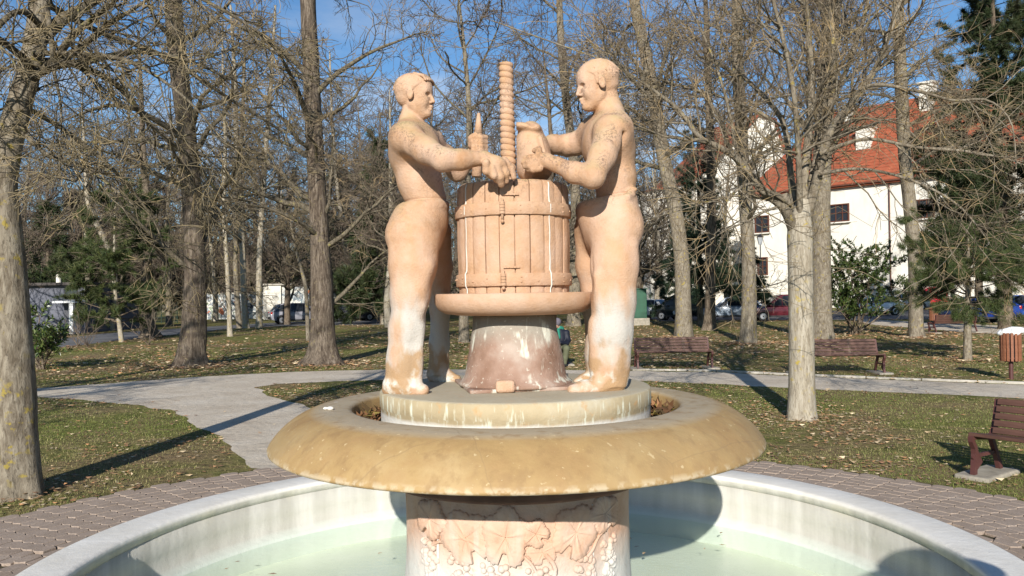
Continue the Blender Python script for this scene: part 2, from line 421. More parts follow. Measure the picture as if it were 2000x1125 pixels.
def lathe_mesh(name, prof, m, n=96, ctr=(0, 0), wob=0.0, seed=0, a0=0, a1=2 * PI, smooth=True):
    prof = np.array(prof, float); K = len(prof)
    full = abs(a1 - a0 - 2 * PI) < 1e-6
    nn = n if full else n + 1
    th = a0 + (a1 - a0) * np.arange(nn) / n
    r = np.random.default_rng(seed)
    rr = prof[:, 0][None, :] * np.ones((nn, 1))
    if wob:
        for f in range(1, 9):
            for g in range(3):
                rr += wob / (f + 1) * np.sin(f * th[:, None] + r.uniform(0, 6.28) + g * 9 * prof[:, 1][None, :] + r.uniform(0, 6))
    V = np.stack([ctr[0] + rr * np.cos(th)[:, None], ctr[1] + rr * np.sin(th)[:, None], np.broadcast_to(prof[:, 1][None, :], rr.shape)], -1).reshape(-1, 3)
    i = np.arange(n)[:, None]; k = np.arange(K - 1)[None, :]
    j = (i + 1) % nn
    Q = np.stack([i * K + k, j * K + k, j * K + k + 1, i * K + k + 1], -1).reshape(-1, 4)
    return raw_mesh(name, V, Q, m, smooth=smooth)
def smooth_by_angle(o, deg=35):
    me = o.data
    for p in me.polygons: p.use_smooth = True
    me.set_sharp_from_angle(angle=math.radians(deg))
def copy_tree(o, parent=None):
    c = o.copy(); C.objects.link(c)
    if parent is not None: c.parent = parent
    for ch in list(o.children): copy_tree(ch, c)
    return c
def sheet(name, pts, z, m, jit=0.0, step=.25, seed=1, label=None):
    r = np.random.default_rng(seed)
    P = []
    n = len(pts)
    for i in range(n):
        a = np.array(pts[i][:2], float); b = np.array(pts[(i + 1) % n][:2], float)
        ln = np.linalg.norm(b - a); k = max(1, min(120, int(ln / step)))
        for t in range(k): P.append(a + (b - a) * t / k)
    P = np.array(P)
    if jit:
        q = r.normal(0, jit, P.shape)
        q = (q + np.roll(q, 1, 0) + np.roll(q, -1, 0)) / 1.6
        P = P + q
    V = [Vector((p[0], p[1], 0)) for p in P]
    T = tessellate_polygon([V])
    me = bpy.data.meshes.new(name)
    me.from_pydata([(p[0], p[1], z) for p in P], [], [tuple(t) for t in T])
    me.materials.append(m)
    bm = bmesh.new(); bm.from_mesh(me)
    for f in bm.faces:
        if f.normal.z < 0: f.normal_flip()
    bm.to_mesh(me); bm.free()
    o = link(name, me); o['kind'] = 'structure'
    return o, P
def in_poly(P, x, y):
    inside = np.zeros(x.shape, bool); n = len(P); j = n - 1
    for i in range(n):
        xi, yi = P[i]; xj, yj = P[j]
        c = ((yi > y) != (yj > y))
        with np.errstate(divide='ignore', invalid='ignore'):
            c &= x < (xj - xi) * (y - yi) / (yj - yi + 1e-12) + xi
        inside ^= c; j = i
    return inside
def vnoise(x, y, sc, seed=0):                  # smooth value noise 0..1
    r = np.random.default_rng(seed); G = r.random((64, 64))
    u = x * sc; v = y * sc
    i = np.floor(u).astype(int); j = np.floor(v).astype(int); fu = u - i; fv = v - j
    fu = fu * fu * (3 - 2 * fu); fv = fv * fv * (3 - 2 * fv)
    g = lambda a, b: G[a % 64, b % 64]
    return (g(i, j) * (1 - fu) + g(i + 1, j) * fu) * (1 - fv) + (g(i, j + 1) * (1 - fu) + g(i + 1, j + 1) * fu) * fv
def fbm(x, y, sc, seed=0): return .55 * vnoise(x, y, sc, seed) + .3 * vnoise(x, y, sc * 2.1, seed + 1) + .15 * vnoise(x, y, sc * 4.3, seed + 2)

# ------------------------------------------------------------------ signed distance modelling (statues, people)
class Field:
    def __init__(s, lo, hi, h):
        s.h = h; s.lo = np.array(lo, float)
        s.n = np.ceil((np.array(hi) - s.lo) / h).astype(int) + 1
        s.d = np.full(s.n, 10., np.float32)
        s.ax = [(s.lo[i] + h * np.arange(s.n[i])).astype(np.float32) for i in range(3)]
    def block(s, lo, hi):
        a = np.clip(np.floor((np.array(lo) - s.lo) / s.h).astype(int), 0, s.n - 1)
        b = np.clip(np.ceil((np.array(hi) - s.lo) / s.h).astype(int) + 1, 1, s.n)
        if np.any(b <= a): return None
        sl = tuple(slice(a[i], b[i]) for i in range(3))
        X = s.ax[0][sl[0]][:, None, None]; Y = s.ax[1][sl[1]][None, :, None]; Z = s.ax[2][sl[2]][None, None, :]
        return sl, X, Y, Z
    def put(s, sl, b, k, op):
        a = s.d[sl]
        if op == 'sub':
            a = -a
        if k > 0:
            hh = np.maximum(k - np.abs(a - b), 0) / k
            r = np.minimum(a, b) - hh * hh * k * .25
        else: r = np.minimum(a, b)
        s.d[sl] = -r if op == 'sub' else r
    def rc(s, a, b, r1, r2, k=.03, ys=1.0, op='add'):    # rounded cone from a to b; ys widens it along y
        a = np.array(a, float); b = np.array(b, float); R = max(r1, r2) * max(1, ys) + k + 3 * s.h
        bl = s.block(np.minimum(a, b) - R, np.maximum(a, b) + R)
        if bl is None: return
        sl, X, Y, Z = bl
        yc = a[1]
        A = np.array([a[0], a[1], a[2]]); B = np.array([b[0], yc + (b[1] - yc) / ys, b[2]])
        Ys = yc + (Y - yc) / ys
        ab = B - A; L2 = float(ab @ ab) + 1e-9
        px, py, pz = X - A[0], Ys - A[1], Z - A[2]
        t = np.clip((px * ab[0] + py * ab[1] + pz * ab[2]) / L2, 0, 1)
        d = np.sqrt((px - t * ab[0]) ** 2 + (py - t * ab[1]) ** 2 + (pz - t * ab[2]) ** 2) - (r1 + (r2 - r1) * t)
        s.put(sl, d.astype(np.float32), k, op)
    def chain(s, P, k=.02, ys=1.0, op='add'):             # P: (point, radius)
        for (a, ra), (b, rb) in zip(P[:-1], P[1:]): s.rc(a, b, ra, rb, k, ys, op)
    def ell(s, c, r, rot=None, k=.02, op='add', clip=None):
        c = np.array(c, float); r = np.array(r, float); R = r.max() + k + 3 * s.h
        bl = s.block(c - R, c + R)
        if bl is None: return
        sl, X, Y, Z = bl
        x, y, z = X - c[0], Y - c[1], Z - c[2]
        if rot is not None:
            m = np.array(rot)                             # columns = local axes in the world
            x, y, z = (x * m[0, i] + y * m[1, i] + z * m[2, i] for i in range(3))
        k0 = np.sqrt((x / r[0]) ** 2 + (y / r[1]) ** 2 + (z / r[2]) ** 2)
        k1 = np.sqrt((x / r[0] ** 2) ** 2 + (y / r[1] ** 2) ** 2 + (z / r[2] ** 2) ** 2) + 1e-6
        d = k0 * (k0 - 1) / k1
        if clip is not None:
            for (p0, nn) in clip:
                d = np.maximum(d, (X - p0[0]) * nn[0] + (Y - p0[1]) * nn[1] + (Z - p0[2]) * nn[2])
        s.put(sl, (d + 0 * X + 0 * Y + 0 * Z).astype(np.float32), k, op)
    def mesh(s, name, m):
        d = s.d; neg = d < 0; nx, ny, nz = s.n - 1
        cnt = np.zeros((nx, ny, nz), np.uint8)
        for i in (0, 1):
            for j in (0, 1):
                for k in (0, 1): cnt += neg[i:nx + i, j:ny + j, k:nz + k]
        act = (cnt > 0) & (cnt < 8)
        I = np.argwhere(act); n = len(I)
        idx = np.full(act.shape, -1, np.int32); idx[act] = np.arange(n)
        acc = np.zeros((n, 3)); num = np.zeros(n)
        for ax in range(3):
            o1, o2 = [a for a in range(3) if a != ax]
            for u in (0, 1):
                for v in (0, 1):
                    A = I.copy(); A[:, o1] += u; A[:, o2] += v
                    B = A.copy(); B[:, ax] += 1
                    da = d[A[:, 0], A[:, 1], A[:, 2]]; db = d[B[:, 0], B[:, 1], B[:, 2]]
                    w = (da < 0) != (db < 0)
                    t = np.where(w, da / np.where(w, da - db, 1), 0)
                    P = A.astype(float); P[:, ax] += t
                    acc[w] += P[w]; num[w] += 1
        V = s.lo + s.h * acc / num[:, None]
        Q = []
        for ax in range(3):
            o1, o2 = (ax + 1) % 3, (ax + 2) % 3
            sl0 = [slice(None)] * 3; sl1 = [slice(None)] * 3
            sl0[ax] = slice(0, -1); sl1[ax] = slice(1, None)
            sg = neg[tuple(sl0)] != neg[tuple(sl1)]
            E = np.argwhere(sg)
            E = E[(E[:, o1] > 0) & (E[:, o2] > 0) & (E[:, o1] < s.n[o1] - 1) & (E[:, o2] < s.n[o2] - 1)]
            def cell(a, b):
                q = E.copy(); q[:, o1] -= a; q[:, o2] -= b
                return idx[q[:, 0], q[:, 1], q[:, 2]]
            q = np.stack([cell(1, 1), cell(0, 1), cell(0, 0), cell(1, 0)], -1)
            fl = ~neg[E[:, 0], E[:, 1], E[:, 2]]
            q[fl] = q[fl][:, ::-1]
            Q.append(q)
        Q = np.concatenate(Q); Q = Q[(Q >= 0).all(1)]
        return raw_mesh(name, V, Q, m)

def head(f, o, H, fwd, up=(0, 0, 1), hair=True, k=.35, part='all'):
    """a head: o = point under the skull at chin level, H = chin to crown"""
    fw = np.array(fwd, float); fw /= np.linalg.norm(fw)
    u = np.array(up, float); u -= fw * (u @ fw); u /= np.linalg.norm(u)
    sd = np.cross(u, fw); o = np.array(o, float)
    Rm = np.stack([fw, sd, u], 1)
    W = lambda x, y, z: o + H * (fw * x + sd * y + u * z)
    kk = k * H * .2
    f.ell(W(-.05, 0, .66), np.array([.415, .31, .335]) * H, Rm, kk)
    f.ell(W(.13, 0, .40), np.array([.225, .235, .37]) * H, Rm, kk * 1.6)
    for s in (-1, 1):
        f.rc(W(-.02, .17 * s, .27), W(.22, .045 * s, .085), .08 * H, .08 * H, kk * 1.6)
        f.ell(W(.20, .14 * s, .35), np.array([.12, .09, .13]) * H, Rm, kk * 1.5)          # cheek
    f.rc(W(.27, -.16, .565), W(.27, .16, .565), .055 * H, .055 * H, kk * 1.5)
    f.ell(W(.16, 0, .68), np.array([.20, .22, .19]) * H, Rm, kk)                      # forehead
    f.ell(W(.295, 0, .075), np.array([.075, .09, .07]) * H, Rm, kk * .7)             # chin
    f.rc(W(.335, 0, .55), W(.420, 0, .350), .028 * H, .040 * H, .015 * H + .004)      # nose
    for s in (-1, 1):
        f.ell(W(.37, .055 * s, .325), np.array([.05, .035, .032]) * H, Rm, .01 * H + .003)
        f.ell(W(.375, .130 * s, .487), np.array([.105, .085, .050]) * H, Rm, .022 * H, op='sub')
        f.ell(W(.252, .128 * s, .478), np.array([.058, .062, .036]) * H, Rm, .004 * H)
        f.rc(W(.262, .195 * s, .503), W(.315, .075 * s, .515), .016 * H, .016 * H, .006 * H)   # upper lid
        f.rc(W(.262, .190 * s, .448), W(.300, .08 * s, .440), .012 * H, .012 * H, .008 * H)
    f.rc(W(.32, -.065, .228), W(.368, 0, .240), .020 * H, .036 * H, .018 * H)
    f.rc(W(.32, .065, .228), W(.368, 0, .240), .020 * H, .036 * H, .018 * H)
    f.rc(W(.31, -.055, .180), W(.352, 0, .176), .022 * H, .036 * H, .018 * H)
    f.rc(W(.31, .055, .180), W(.352, 0, .176), .022 * H, .036 * H, .018 * H)
    f.rc(W(.36, -.06, .207), W(.41, 0, .209), .006 * H, .010 * H, .006 * H, op='sub')
    f.rc(W(.36, .06, .207), W(.41, 0, .209), .006 * H, .010 * H, .006 * H, op='sub')
    f.rc(W(.30, -.05, .130), W(.30, .05, .130), .0 * H + .03 * H, .03 * H, .02 * H)
    for s in (-1, 1):
        f.ell(W(-.02, .330 * s, .475), np.array([.080, .045, .135]) * H, Rm, .010 * H)
        f.ell(W(.002, .372 * s, .49), np.array([.045, .030, .085]) * H, Rm, .012 * H, op='sub')
    if hair:
        n0 = fw * .66 - u * .75; n0 /= np.linalg.norm(n0)
        f.ell(W(-.085, 0, .675), np.array([.445, .345, .345]) * H, Rm, .010 * H, clip=[(W(.29, 0, .80), n0)])
        f.ell(W(-.20, 0, .50), np.array([.285, .27, .25]) * H, Rm, .03 * H)
        rr = random.Random(3)
        if hair == 'fringe':
            for i in range(9):                             # locks swept across the forehead
                q = -.26 + .065 * i
                f.chain([(W(.02 - .03 * (i % 2), q * .8, .985 - .35 * q * q), .030 * H), (W(.24, q * .95 + .03, .93 - .5 * q * q), .034 * H), (W(.362 - .9 * q * q, q + .05, .835 - .5 * q * q), .030 * H)], .016 * H)
        for i in range(150):                               # tooled hair: shallow flecks
            a = rr.uniform(-2.7, 2.7); e = rr.uniform(-.25, 1.35)
            d = np.array([math.cos(a) * math.cos(e), math.sin(a) * math.cos(e), math.sin(e)])
            pt = np.array([-.085, 0, .675]) + d * np.array([.445, .345, .345]) * 1.0
            if (pt[0] - .22) * .66 - (pt[2] - .80) * .75 > -.03: continue
            t2 = pt + np.array([-.05, 0, -.07]) + np.array([rr.uniform(-.03, .03) for _ in range(3)])
            f.rc(W(*pt), W(*t2), .012 * H, .008 * H, .014 * H, op='add' if i % 2 else 'sub')
        if hair != 'fringe':
            for q in (-1, 1): f.rc(W(.07, .29 * q, .62), W(.06, .285 * q, .47), .03 * H, .018 * H, .02 * H)

# ------------------------------------------------------------------ the two stone figures
def P(px, py, Y): return np.array(at(px, py, Y))
def rp(r, Y): return r * Y / F
HV = .0050

def left_figure():
    f = Field((-1.02, 4.28, 1.40), (.06, 5.62, 3.42), HV)
    Yc = 4.97
    c = lambda px, py, r, Y=Yc: (P(px, py, Y), rp(r, Y))
    # trunk
    f.chain([c(836, 402, 39), c(819, 352, 40), c(809, 305, 44), c(812, 275, 37)], .05, 1.22)
    f.rc(*[c(797, 272, 30, 4.78)[0], c(838, 278, 27, 5.17)[0]], rp(33, 4.9), rp(28, 5.1), .06)
    f.ell(P(838, 300, 4.93), (.07, .17, .085), None, .06)                       # chest
    f.ell(P(783, 285, 4.90), (.06, .13, .11), None, .06)                        # shoulder blade
    f.chain([c(806, 262, 34), c(802, 240, 22), c(805, 205, 17.5)], .02)          # neck
    f.rc(P(803, 240, 4.95), P(788, 264, 4.82), rp(15, 4.9), rp(23, 4.85), .05)
    f.rc(P(803, 240, 4.97), P(838, 270, 5.15), rp(14, 4.9), rp(21, 5.15), .05)
    head(f, P(812, 230, 4.95), rp(86, 4.95), (.97, -.24, -.03), hair='fringe')
    # near arm
    f.chain([c(796, 270, 30, 4.74), c(832, 294, 25, 4.60), c(866, 312, 22.5, 4.48)], .035)
    f.chain([c(866, 312, 22, 4.48), c(900, 312, 19.5, 4.50), c(945, 309, 13.5, 4.55)], .03)
    # near hand lying on the rim of the press
    f.chain([c(945, 309, 13.5, 4.55), c(966, 317, 14, 4.555)], .02)
    f.ell(P(968, 320, 4.56), (.058, .045, .038), None, .02)
    f.chain([c(985, 314, 8, 4.585), c(998, 328, 7.2, 4.60), c(1003, 346, 6, 4.605)], .010)
    f.chain([c(980, 322, 8.5, 4.56), c(988, 338, 7.8, 4.565), c(988, 353, 6.5, 4.59)], .010)
    f.chain([c(970, 326, 8.5, 4.54), c(977, 345, 8, 4.545), c(979, 362, 6.6, 4.58)], .010)
    f.chain([c(960, 327, 8, 4.52), c(965, 343, 7.2, 4.525), c(970, 352, 6, 4.56)], .010)
    f.chain([c(949, 318, 8, 4.50), c(950, 334, 7.4, 4.515), c(960, 345, 6.2, 4.56)], .012)   # thumb
    # far arm, fist closed round the upright handle
    f.chain([c(838, 279, 25, 5.17), c(868, 305, 21, 5.30), c(893, 335, 19, 5.40)], .03)
    f.chain([c(893, 335, 18, 5.40), c(915, 312, 15, 5.40), c(928, 294, 12, 5.38)], .03)
    f.ell(P(934, 281, 5.37), (.050, .052, .058), None, .02)
    for i, y in enumerate((268, 277, 286, 294)):
        f.chain([c(925, y, 6.5, 5.31), c(938, y + 1, 6.8, 5.295), c(948, y + 1, 6, 5.33)], .006)
    f.chain([c(921, 284, 7, 5.34), c(921, 270, 6.5, 5.32), c(930, 263, 5.8, 5.30)], .01)
    # trousers: own cloth volume, cut level at the waistband
    body = f.d; f.d = np.full(f.n, 10., np.float32)
    f.chain([c(836, 385, 41, 4.98), c(824, 430, 48, 4.98), c(817, 462, 49, 4.98)], .05, 1.25)
    f.ell(P(793, 452, 4.87), (.105, .13, .13), None, .08)
    f.ell(P(768, 462, 4.86), (.035, .10, .06), None, .05)
    f.chain([c(812, 468, 49, 4.84), c(806, 520, 44, 4.80), c(801, 575, 36, 4.77), c(795, 640, 31.5, 4.75), c(791, 705, 31, 4.74), c(789, 746, 33, 4.74)], .05)
    f.chain([c(848, 455, 34, 5.14), c(859, 520, 23, 5.26), c(860, 600, 19, 5.32), c(858, 670, 18, 5.34), c(857, 728, 21, 5.34)], .04)
    f.rc(P(772, 490, 4.78), P(790, 560, 4.72), .016, .014, .06)
    f.rc(P(836, 520, 4.72), P(806, 600, 4.695), .014, .010, .06)
    f.rc(P(824, 600, 4.70), P(800, 652, 4.69), .014, .010, .05)
    f.rc(P(822, 640, 4.70), P(818, 742, 4.68), .012, .016, .05)
    f.rc(P(770, 640, 4.72), P(763, 744, 4.72), .012, .018, .05)
    zt = P(832, 394, 4.97)[2]
    zc = (f.ax[2] - zt)[None, None, :] - .05 * (f.ax[0] - P(832, 394, 4.97)[0])[:, None, None]
    f.d = np.maximum(f.d, zc.astype(np.float32))
    zb = P(790, 751, 4.74)[2] - f.ax[2]
    f.d = np.maximum(f.d, zb[None, None, :].astype(np.float32))
    hh = np.maximum(.010 - np.abs(body - f.d), 0) / .010
    f.d = np.minimum(body, f.d) - hh * hh * .0025
    zb0 = P(832, 394, 4.97)[2]; zz_ = (f.ax[2] - zb0)[None, None, :] - .05 * (f.ax[0] - P(832, 394, 4.97)[0])[:, None, None]
    f.d = (f.d + .006 * np.exp(-(zz_ / .009) ** 2) - .004 * np.exp(-((zz_ + .034) / .024) ** 4)).astype(np.float32)      # belt line and band
    # shoes
    f.chain([c(766, 755, 19, 4.72), c(800, 759, 17, 4.68), c(826, 762, 12, 4.66)], .03)
    f.rc(P(760, 764, 4.74), P(790, 766, 4.72), .035, .03, .03)
    f.chain([c(850, 733, 16, 5.34), c(874, 738, 13, 5.32), c(892, 741, 9, 5.30)], .03)
    f.d = np.maximum(f.d, (1.436 - f.ax[2])[None, None, :])
    o = link('statue', f.mesh('statue', M_STONE))
    tag(o, 'peach sandstone youth facing right, one hand on the press rim and a fist raised', 'statue', 'sandstone figures working the wine press')
    return o
def right_figure():
    f = Field((-.02, 4.34, 1.40), (.98, 5.66, 3.50), HV)
    Yc = 4.97
    c = lambda px, py, r, Y=Yc: (P(px, py, Y), rp(r, Y))
    f.chain([c(1203, 395, 37), c(1201, 345, 38), c(1194, 295, 42), c(1188, 262, 38)], .05, 1.22)
    f.rc(P(1195, 258, 4.78), P(1158, 262, 5.17), rp(34, 4.9), rp(29, 5.1), .06)
    f.ell(P(1160, 290, 4.97), (.07, .16, .10), None, .06)
    f.ell(P(1212, 275, 4.90), (.065, .14, .13), None, .06)
    f.chain([c(1190, 250, 34), c(1192, 222, 25), c(1188, 186, 19)], .02)
    f.rc(P(1190, 215, 4.95), P(1208, 248, 4.84), rp(20, 4.9), rp(26, 4.85), .05)
    f.rc(P(1186, 222, 4.97), P(1160, 252, 5.15), rp(18, 4.9), rp(24, 5.15), .05)
    head(f, P(1172, 213, 4.95), rp(96, 4.95), (-.96, -.22, -.16), (-.10, 0, 1), hair=True)
    f.chain([c(1192, 262, 33, 4.76), c(1176, 305, 26, 4.62), c(1158, 345, 23, 4.52)], .035)
    f.chain([c(1158, 345, 22, 4.52), c(1122, 337, 20, 4.58), c(1088, 322, 14.5, 4.66)], .03)
    f.chain([c(1088, 322, 14.5, 4.66), c(1068, 314, 14.5, 4.68)], .02)
    f.ell(P(1060, 312, 4.69), (.055, .032, .042), None, .02)
    f.chain([c(1052, 301, 7, 4.67), c(1052, 292, 6, 4.68), c(1044, 294, 5.2, 4.70)], .012)
    for (a, b2, e, y0) in ((1048, 1036, 1026, 306), (1047, 1033, 1022, 314), (1049, 1035, 1025, 322), (1054, 1041, 1033, 329)):
        f.chain([c(a, y0, 7, 4.675), c(b2, y0 + 2, 6.4, 4.68), c(e, y0 + 3, 5.2, 4.705)], .008)
    f.chain([c(1158, 264, 28, 5.17), c(1128, 280, 22, 5.26), c(1108, 284, 21, 5.30)], .03)
    f.chain([c(1108, 284, 20, 5.30), c(1080, 282, 18, 5.24), c(1062, 282, 14, 5.16)], .03)
    f.ell(P(1052, 284, 5.12), (.055, .04, .05), None, .02)
    body = f.d; f.d = np.full(f.n, 10., np.float32)
    f.chain([c(1196, 378, 47, 4.98), c(1190, 430, 55, 4.98), c(1193, 462, 52, 4.98)], .05, 1.22)
    f.ell(P(1218, 440, 4.87), (.10, .13, .13), None, .08)
    f.ell(P(1240, 444, 4.87), (.034, .10, .05), None, .05)
    f.ell(P(1150, 412, 5.02), (.075, .15, .085), None, .05)
    f.chain([c(1200, 465, 47, 4.84), c(1200, 520, 43.5, 4.80), c(1198, 590, 39.5, 4.77), c(1192, 650, 38.5, 4.75), c(1189, 705, 35, 4.74), c(1188, 746, 35, 4.74)], .05)
    f.chain([c(1152, 450, 31, 5.12), c(1156, 520, 29, 5.16), c(1166, 600, 26, 5.20), c(1170, 690, 25, 5.21), c(1170, 730, 26, 5.22)], .05)
    f.rc(P(1146, 440, 4.80), P(1157, 560, 4.72), .012, .010, .02, op='sub')
    f.rc(P(1244, 480, 4.80), P(1222, 700, 4.73), .009, .007, .02, op='sub')
    f.rc(P(1234, 480, 4.76), P(1216, 735, 4.72), .016, .020, .06)
    f.rc(P(1160, 630, 4.72), P(1166, 735, 4.69), .016, .018, .06)
    f.rc(P(1166, 540, 4.71), P(1182, 640, 4.69), .012, .012, .06)
    q = P(1190, 386, 4.97)
    f.d = np.maximum(f.d, ((f.ax[2] - q[2])[None, None, :] - .12 * (f.ax[0] - q[0])[:, None, None]).astype(np.float32))
    f.d = np.maximum(f.d, (P(1190, 752, 4.74)[2] - f.ax[2])[None, None, :].astype(np.float32))
    hh = np.maximum(.010 - np.abs(body - f.d), 0) / .010
    f.d = np.minimum(body, f.d) - hh * hh * .0025
    f.rc(P(1224, 384, 4.80), P(1238, 372, 4.86), .020, .020, .025)               # cloth rolled over the belt
    f.rc(P(1212, 262, 4.715), P(1206, 360, 4.715), .010, .010, .06, op='sub')
    zb0 = q[2]; zz_ = (f.ax[2] - zb0)[None, None, :] - .12 * (f.ax[0] - q[0])[:, None, None]
    f.d = (f.d + .006 * np.exp(-(zz_ / .009) ** 2) - .004 * np.exp(-((zz_ + .034) / .024) ** 4)).astype(np.float32)      # belt line and band
    f.rc(P(1200, 752, 4.72), P(1170, 754, 4.68), rp(20, 4.7), rp(17, 4.7), .03)
    f.chain([c(1170, 754, 17, 4.68), c(1140, 758, 14, 4.66), c(1118, 761, 10, 4.65)], .03)
    f.rc(P(1205, 763, 4.74), P(1180, 766, 4.72), .035, .03, .03)
    f.chain([c(1168, 737, 16, 5.22), c(1142, 744, 13, 5.20), c(1128, 747, 9, 5.18)], .03)
    f.d = np.maximum(f.d, (1.436 - f.ax[2])[None, None, :])
    o = link('statue', f.mesh('statue', M_STONE))
    tag(o, 'peach sandstone youth facing left, both arms holding a sack over the press', 'statue', 'sandstone figures working the wine press')
    return o
FX, FY = .012, 5.0
left_figure(); right_figure()
def sack():
    f = Field((0.0, 4.55, 2.50), (.40, 5.35, 3.12), .007)
    f.chain([(P(1036, 262, 4.93), rp(25, 4.93)), (P(1038, 290, 4.93), rp(33, 4.93)), (P(1044, 322, 4.93), rp(38, 4.93))], .03, 1.25)
    f.rc(P(1012, 246, 4.86), P(1047, 252, 4.86), .022, .03, .02, 2.2)
    f.rc(P(1020, 240, 4.9), P(1040, 243, 4.8), .018, .012, .01, op='sub')
    f.rc(P(1030, 262, 4.78), P(1046, 330, 4.74), .012, .006, .02, op='sub')
    f.rc(P(1055, 270, 4.80), P(1070, 325, 4.76), .012, .012, .03)
    f.d = np.maximum(f.d, (P(1009, 300, 4.93)[0] - f.ax[0])[:, None, None])
    f.d = np.maximum(f.d, (2.655 - f.ax[2])[None, None, :])
    tag(link('grape_sack', f.mesh('grape_sack', M_STONE)), 'carved stone grape sack tipped over the press beside the screw', 'sack')
sack()

# ------------------------------------------------------------------ wine press
def wine_press():
    root = empty('wine_press', (FX, FY, 1.44), 0, 'carved stone wine press, a hooped vat with a tall ribbed screw between two figures', 'wine press')
    def add(name, me): return link(name, me, root, (-FX, -FY, -1.44))
    def addm(name, bm, m, smooth=False):
        o = bm_obj(name, bm, m, root, smooth); o.location = (-FX, -FY, -1.44); return o
    add('base', lathe_mesh('base', [(.05, 1.455), (.345, 1.452), (.348, 1.468), (.322, 1.486), (.308, 1.51), (.298, 1.56), (.284, 1.64), (.270, 1.73), (.262, 1.77), (.257, 1.80), (.254, 1.89), (.05, 1.89)], M_PBASE, 72, (FX, FY), .004, 3))
    b = bmesh.new(); box(b, (FX, FY, 1.449), (.66, .66, .022), .2, .008)
    o = addm('plinth', b, M_PBASE)
    b = bmesh.new(); box(b, (FX - .06, FY - .345, 1.475), (.11, .07, .07), .1, .02); addm('chipped_block', b, M_PRESS, True)
    add('tray', lathe_mesh('tray', [(.05, 1.875), (.36, 1.876), (.42, 1.885), (.462, 1.908), (.482, 1.94), (.486, 1.965), (.486, 1.998), (.480, 2.004), (.46, 2.005), (.44, 1.998), (.05, 1.998)], M_PRESS, 96, (FX, FY), .0025, 5))
    # vat: single staves with open joints
    NS = 24; zb, zt = 2.0, 2.655
    core = add('lining', lathe_mesh('lining', [(.05, 1.995), (.322, 1.996), (.322, 2.62), (.05, 2.625)], M_PRESS, 48, (FX, FY)))
    for i in range(NS):
        w = 2 * PI / NS
        a = -PI / 2 + (i + .1) * w
        g = .0035 / .34
        r_ = random.uniform(-.002, .002)
        prof = [(.315, zb), (.333 + r_, zb), (.338 + r_, zb + .1), (.343 + r_, zb + .30), (.341 + r_, zb + .5), (.338 + r_, zt - .03), (.329 + r_, zt - .008), (.315, zt + random.uniform(-.003, .003)), (.27, zt)]
        V = []; seg = 4
        for k in range(seg + 1):
            t = a + g + (w - 2 * g) * k / seg
            edge = -.004 if k in (0, seg) else 0
            V += [(FX + (r + edge) * math.cos(t), FY + (r + edge) * math.sin(t), z) for r, z in prof]
        K = len(prof); Q = [(k * K + j, (k + 1) * K + j, (k + 1) * K + j + 1, k * K + j + 1) for k in range(seg) for j in range(K - 1)]
        b = bmesh.new(); vs = [b.verts.new(v) for v in V]
        for q in Q: b.faces.new([vs[x] for x in q])
        b.faces.new([vs[j] for j in range(K)]); b.faces.new([vs[seg * K + j] for j in range(K)][::-1])
        o = addm('stave', b, M_PRESS)
        smooth_by_angle(o, 25)
    add('must', lathe_mesh('must', [(.0, 2.668), (.12, 2.672), (.22, 2.66), (.30, 2.635)], M_PRESS, 40, (FX, FY), .006, 4))
    for z0, z1, R in ((2.452, 2.526, .354), (2.044, 2.118, .352)):
        h = add('hoop', lathe_mesh('hoop', [(R - .02, z0), (R - .003, z0), (R, z0 + .004), (R + .001, (z0 + z1) / 2), (R, z1 - .004), (R - .003, z1), (R - .02, z1)], M_PRESS, 96, (FX, FY), .001, 8))
        b = bmesh.new()
        for i in range(22):
            a = -PI / 2 + .12 + i * 2 * PI / 22
            for dz in ((.3, .7) if i in (0, 21, 3, 18) else (.5 + random.uniform(-.12, .12),)):
                z = z0 + (z1 - z0) * dz
                bmesh.ops.create_icosphere(b, subdivisions=1, radius=.0062, matrix=Matrix.Translation((FX + (R + .001) * math.cos(a), FY + (R + .001) * math.sin(a), z)))
        rv = bm_obj('rivets', b, M_PRESS, h, True); rv['kind'] = 'stuff'
        # hinge knuckle with its pin
        a = -PI / 2 - .17
        x, y = FX + (R + .004) * math.cos(a), FY + (R + .004) * math.sin(a)
        b = bmesh.new()
        for j in range(4):
            cyl(b, (x, y, z0 + .003 + j * .0175), (x, y, z0 + .0185 + j * .0175), .0165, .0165, 14)
        addm('hinge', b, M_PRESS, False)
        b = bmesh.new(); cyl(b, (x, y, z0 - .045 if z0 > 2.3 else z0 - .012), (x, y, z1 + .018), .008, .008, 10); bmesh.ops.create_uvsphere(b, u_segments=10, v_segments=6, radius=.011, matrix=Matrix.Translation((x, y, z0 - .04 if z0 > 2.3 else z0 - .012)))
        addm('hinge_pin', b, M_PRESS, True)
    for zc in (2.565, 2.150):                       # raised door edge steps
        b = bmesh.new()
        for k in range(5):
            a = -PI / 2 - .145 + k * .055
            box(b, (FX + .347 * math.cos(a), FY + .347 * math.sin(a), zc), (.0095, .0195, .010), a, .003)
        addm('door_step', b, M_PRESS)
    for a in (-PI / 2 - .93, -PI / 2 + .66):   # white mortar seams down the vat
        V = []; Q = []
        for k in range(30):
            z = 2.005 + .64 * k / 29
            R = .3545 + .002 if (2.452 <= z <= 2.526 or 2.044 <= z <= 2.118) else .345
            if z > 2.63: R = .338
            t = a + .005 * math.sin(k * .9)
            for s in (-1, 1): V.append((FX + R * math.cos(t + s * .0085), FY + R * math.sin(t + s * .0085), z))
        V = [v for v in V]
        Q = [(2 * k, 2 * k + 1, 2 * k + 3, 2 * k + 2) for k in range(29)]
        V2 = [(FX + (x - FX) * .985, FY + (y - FY) * .985, z) for x, y, z in V]; n = len(V)
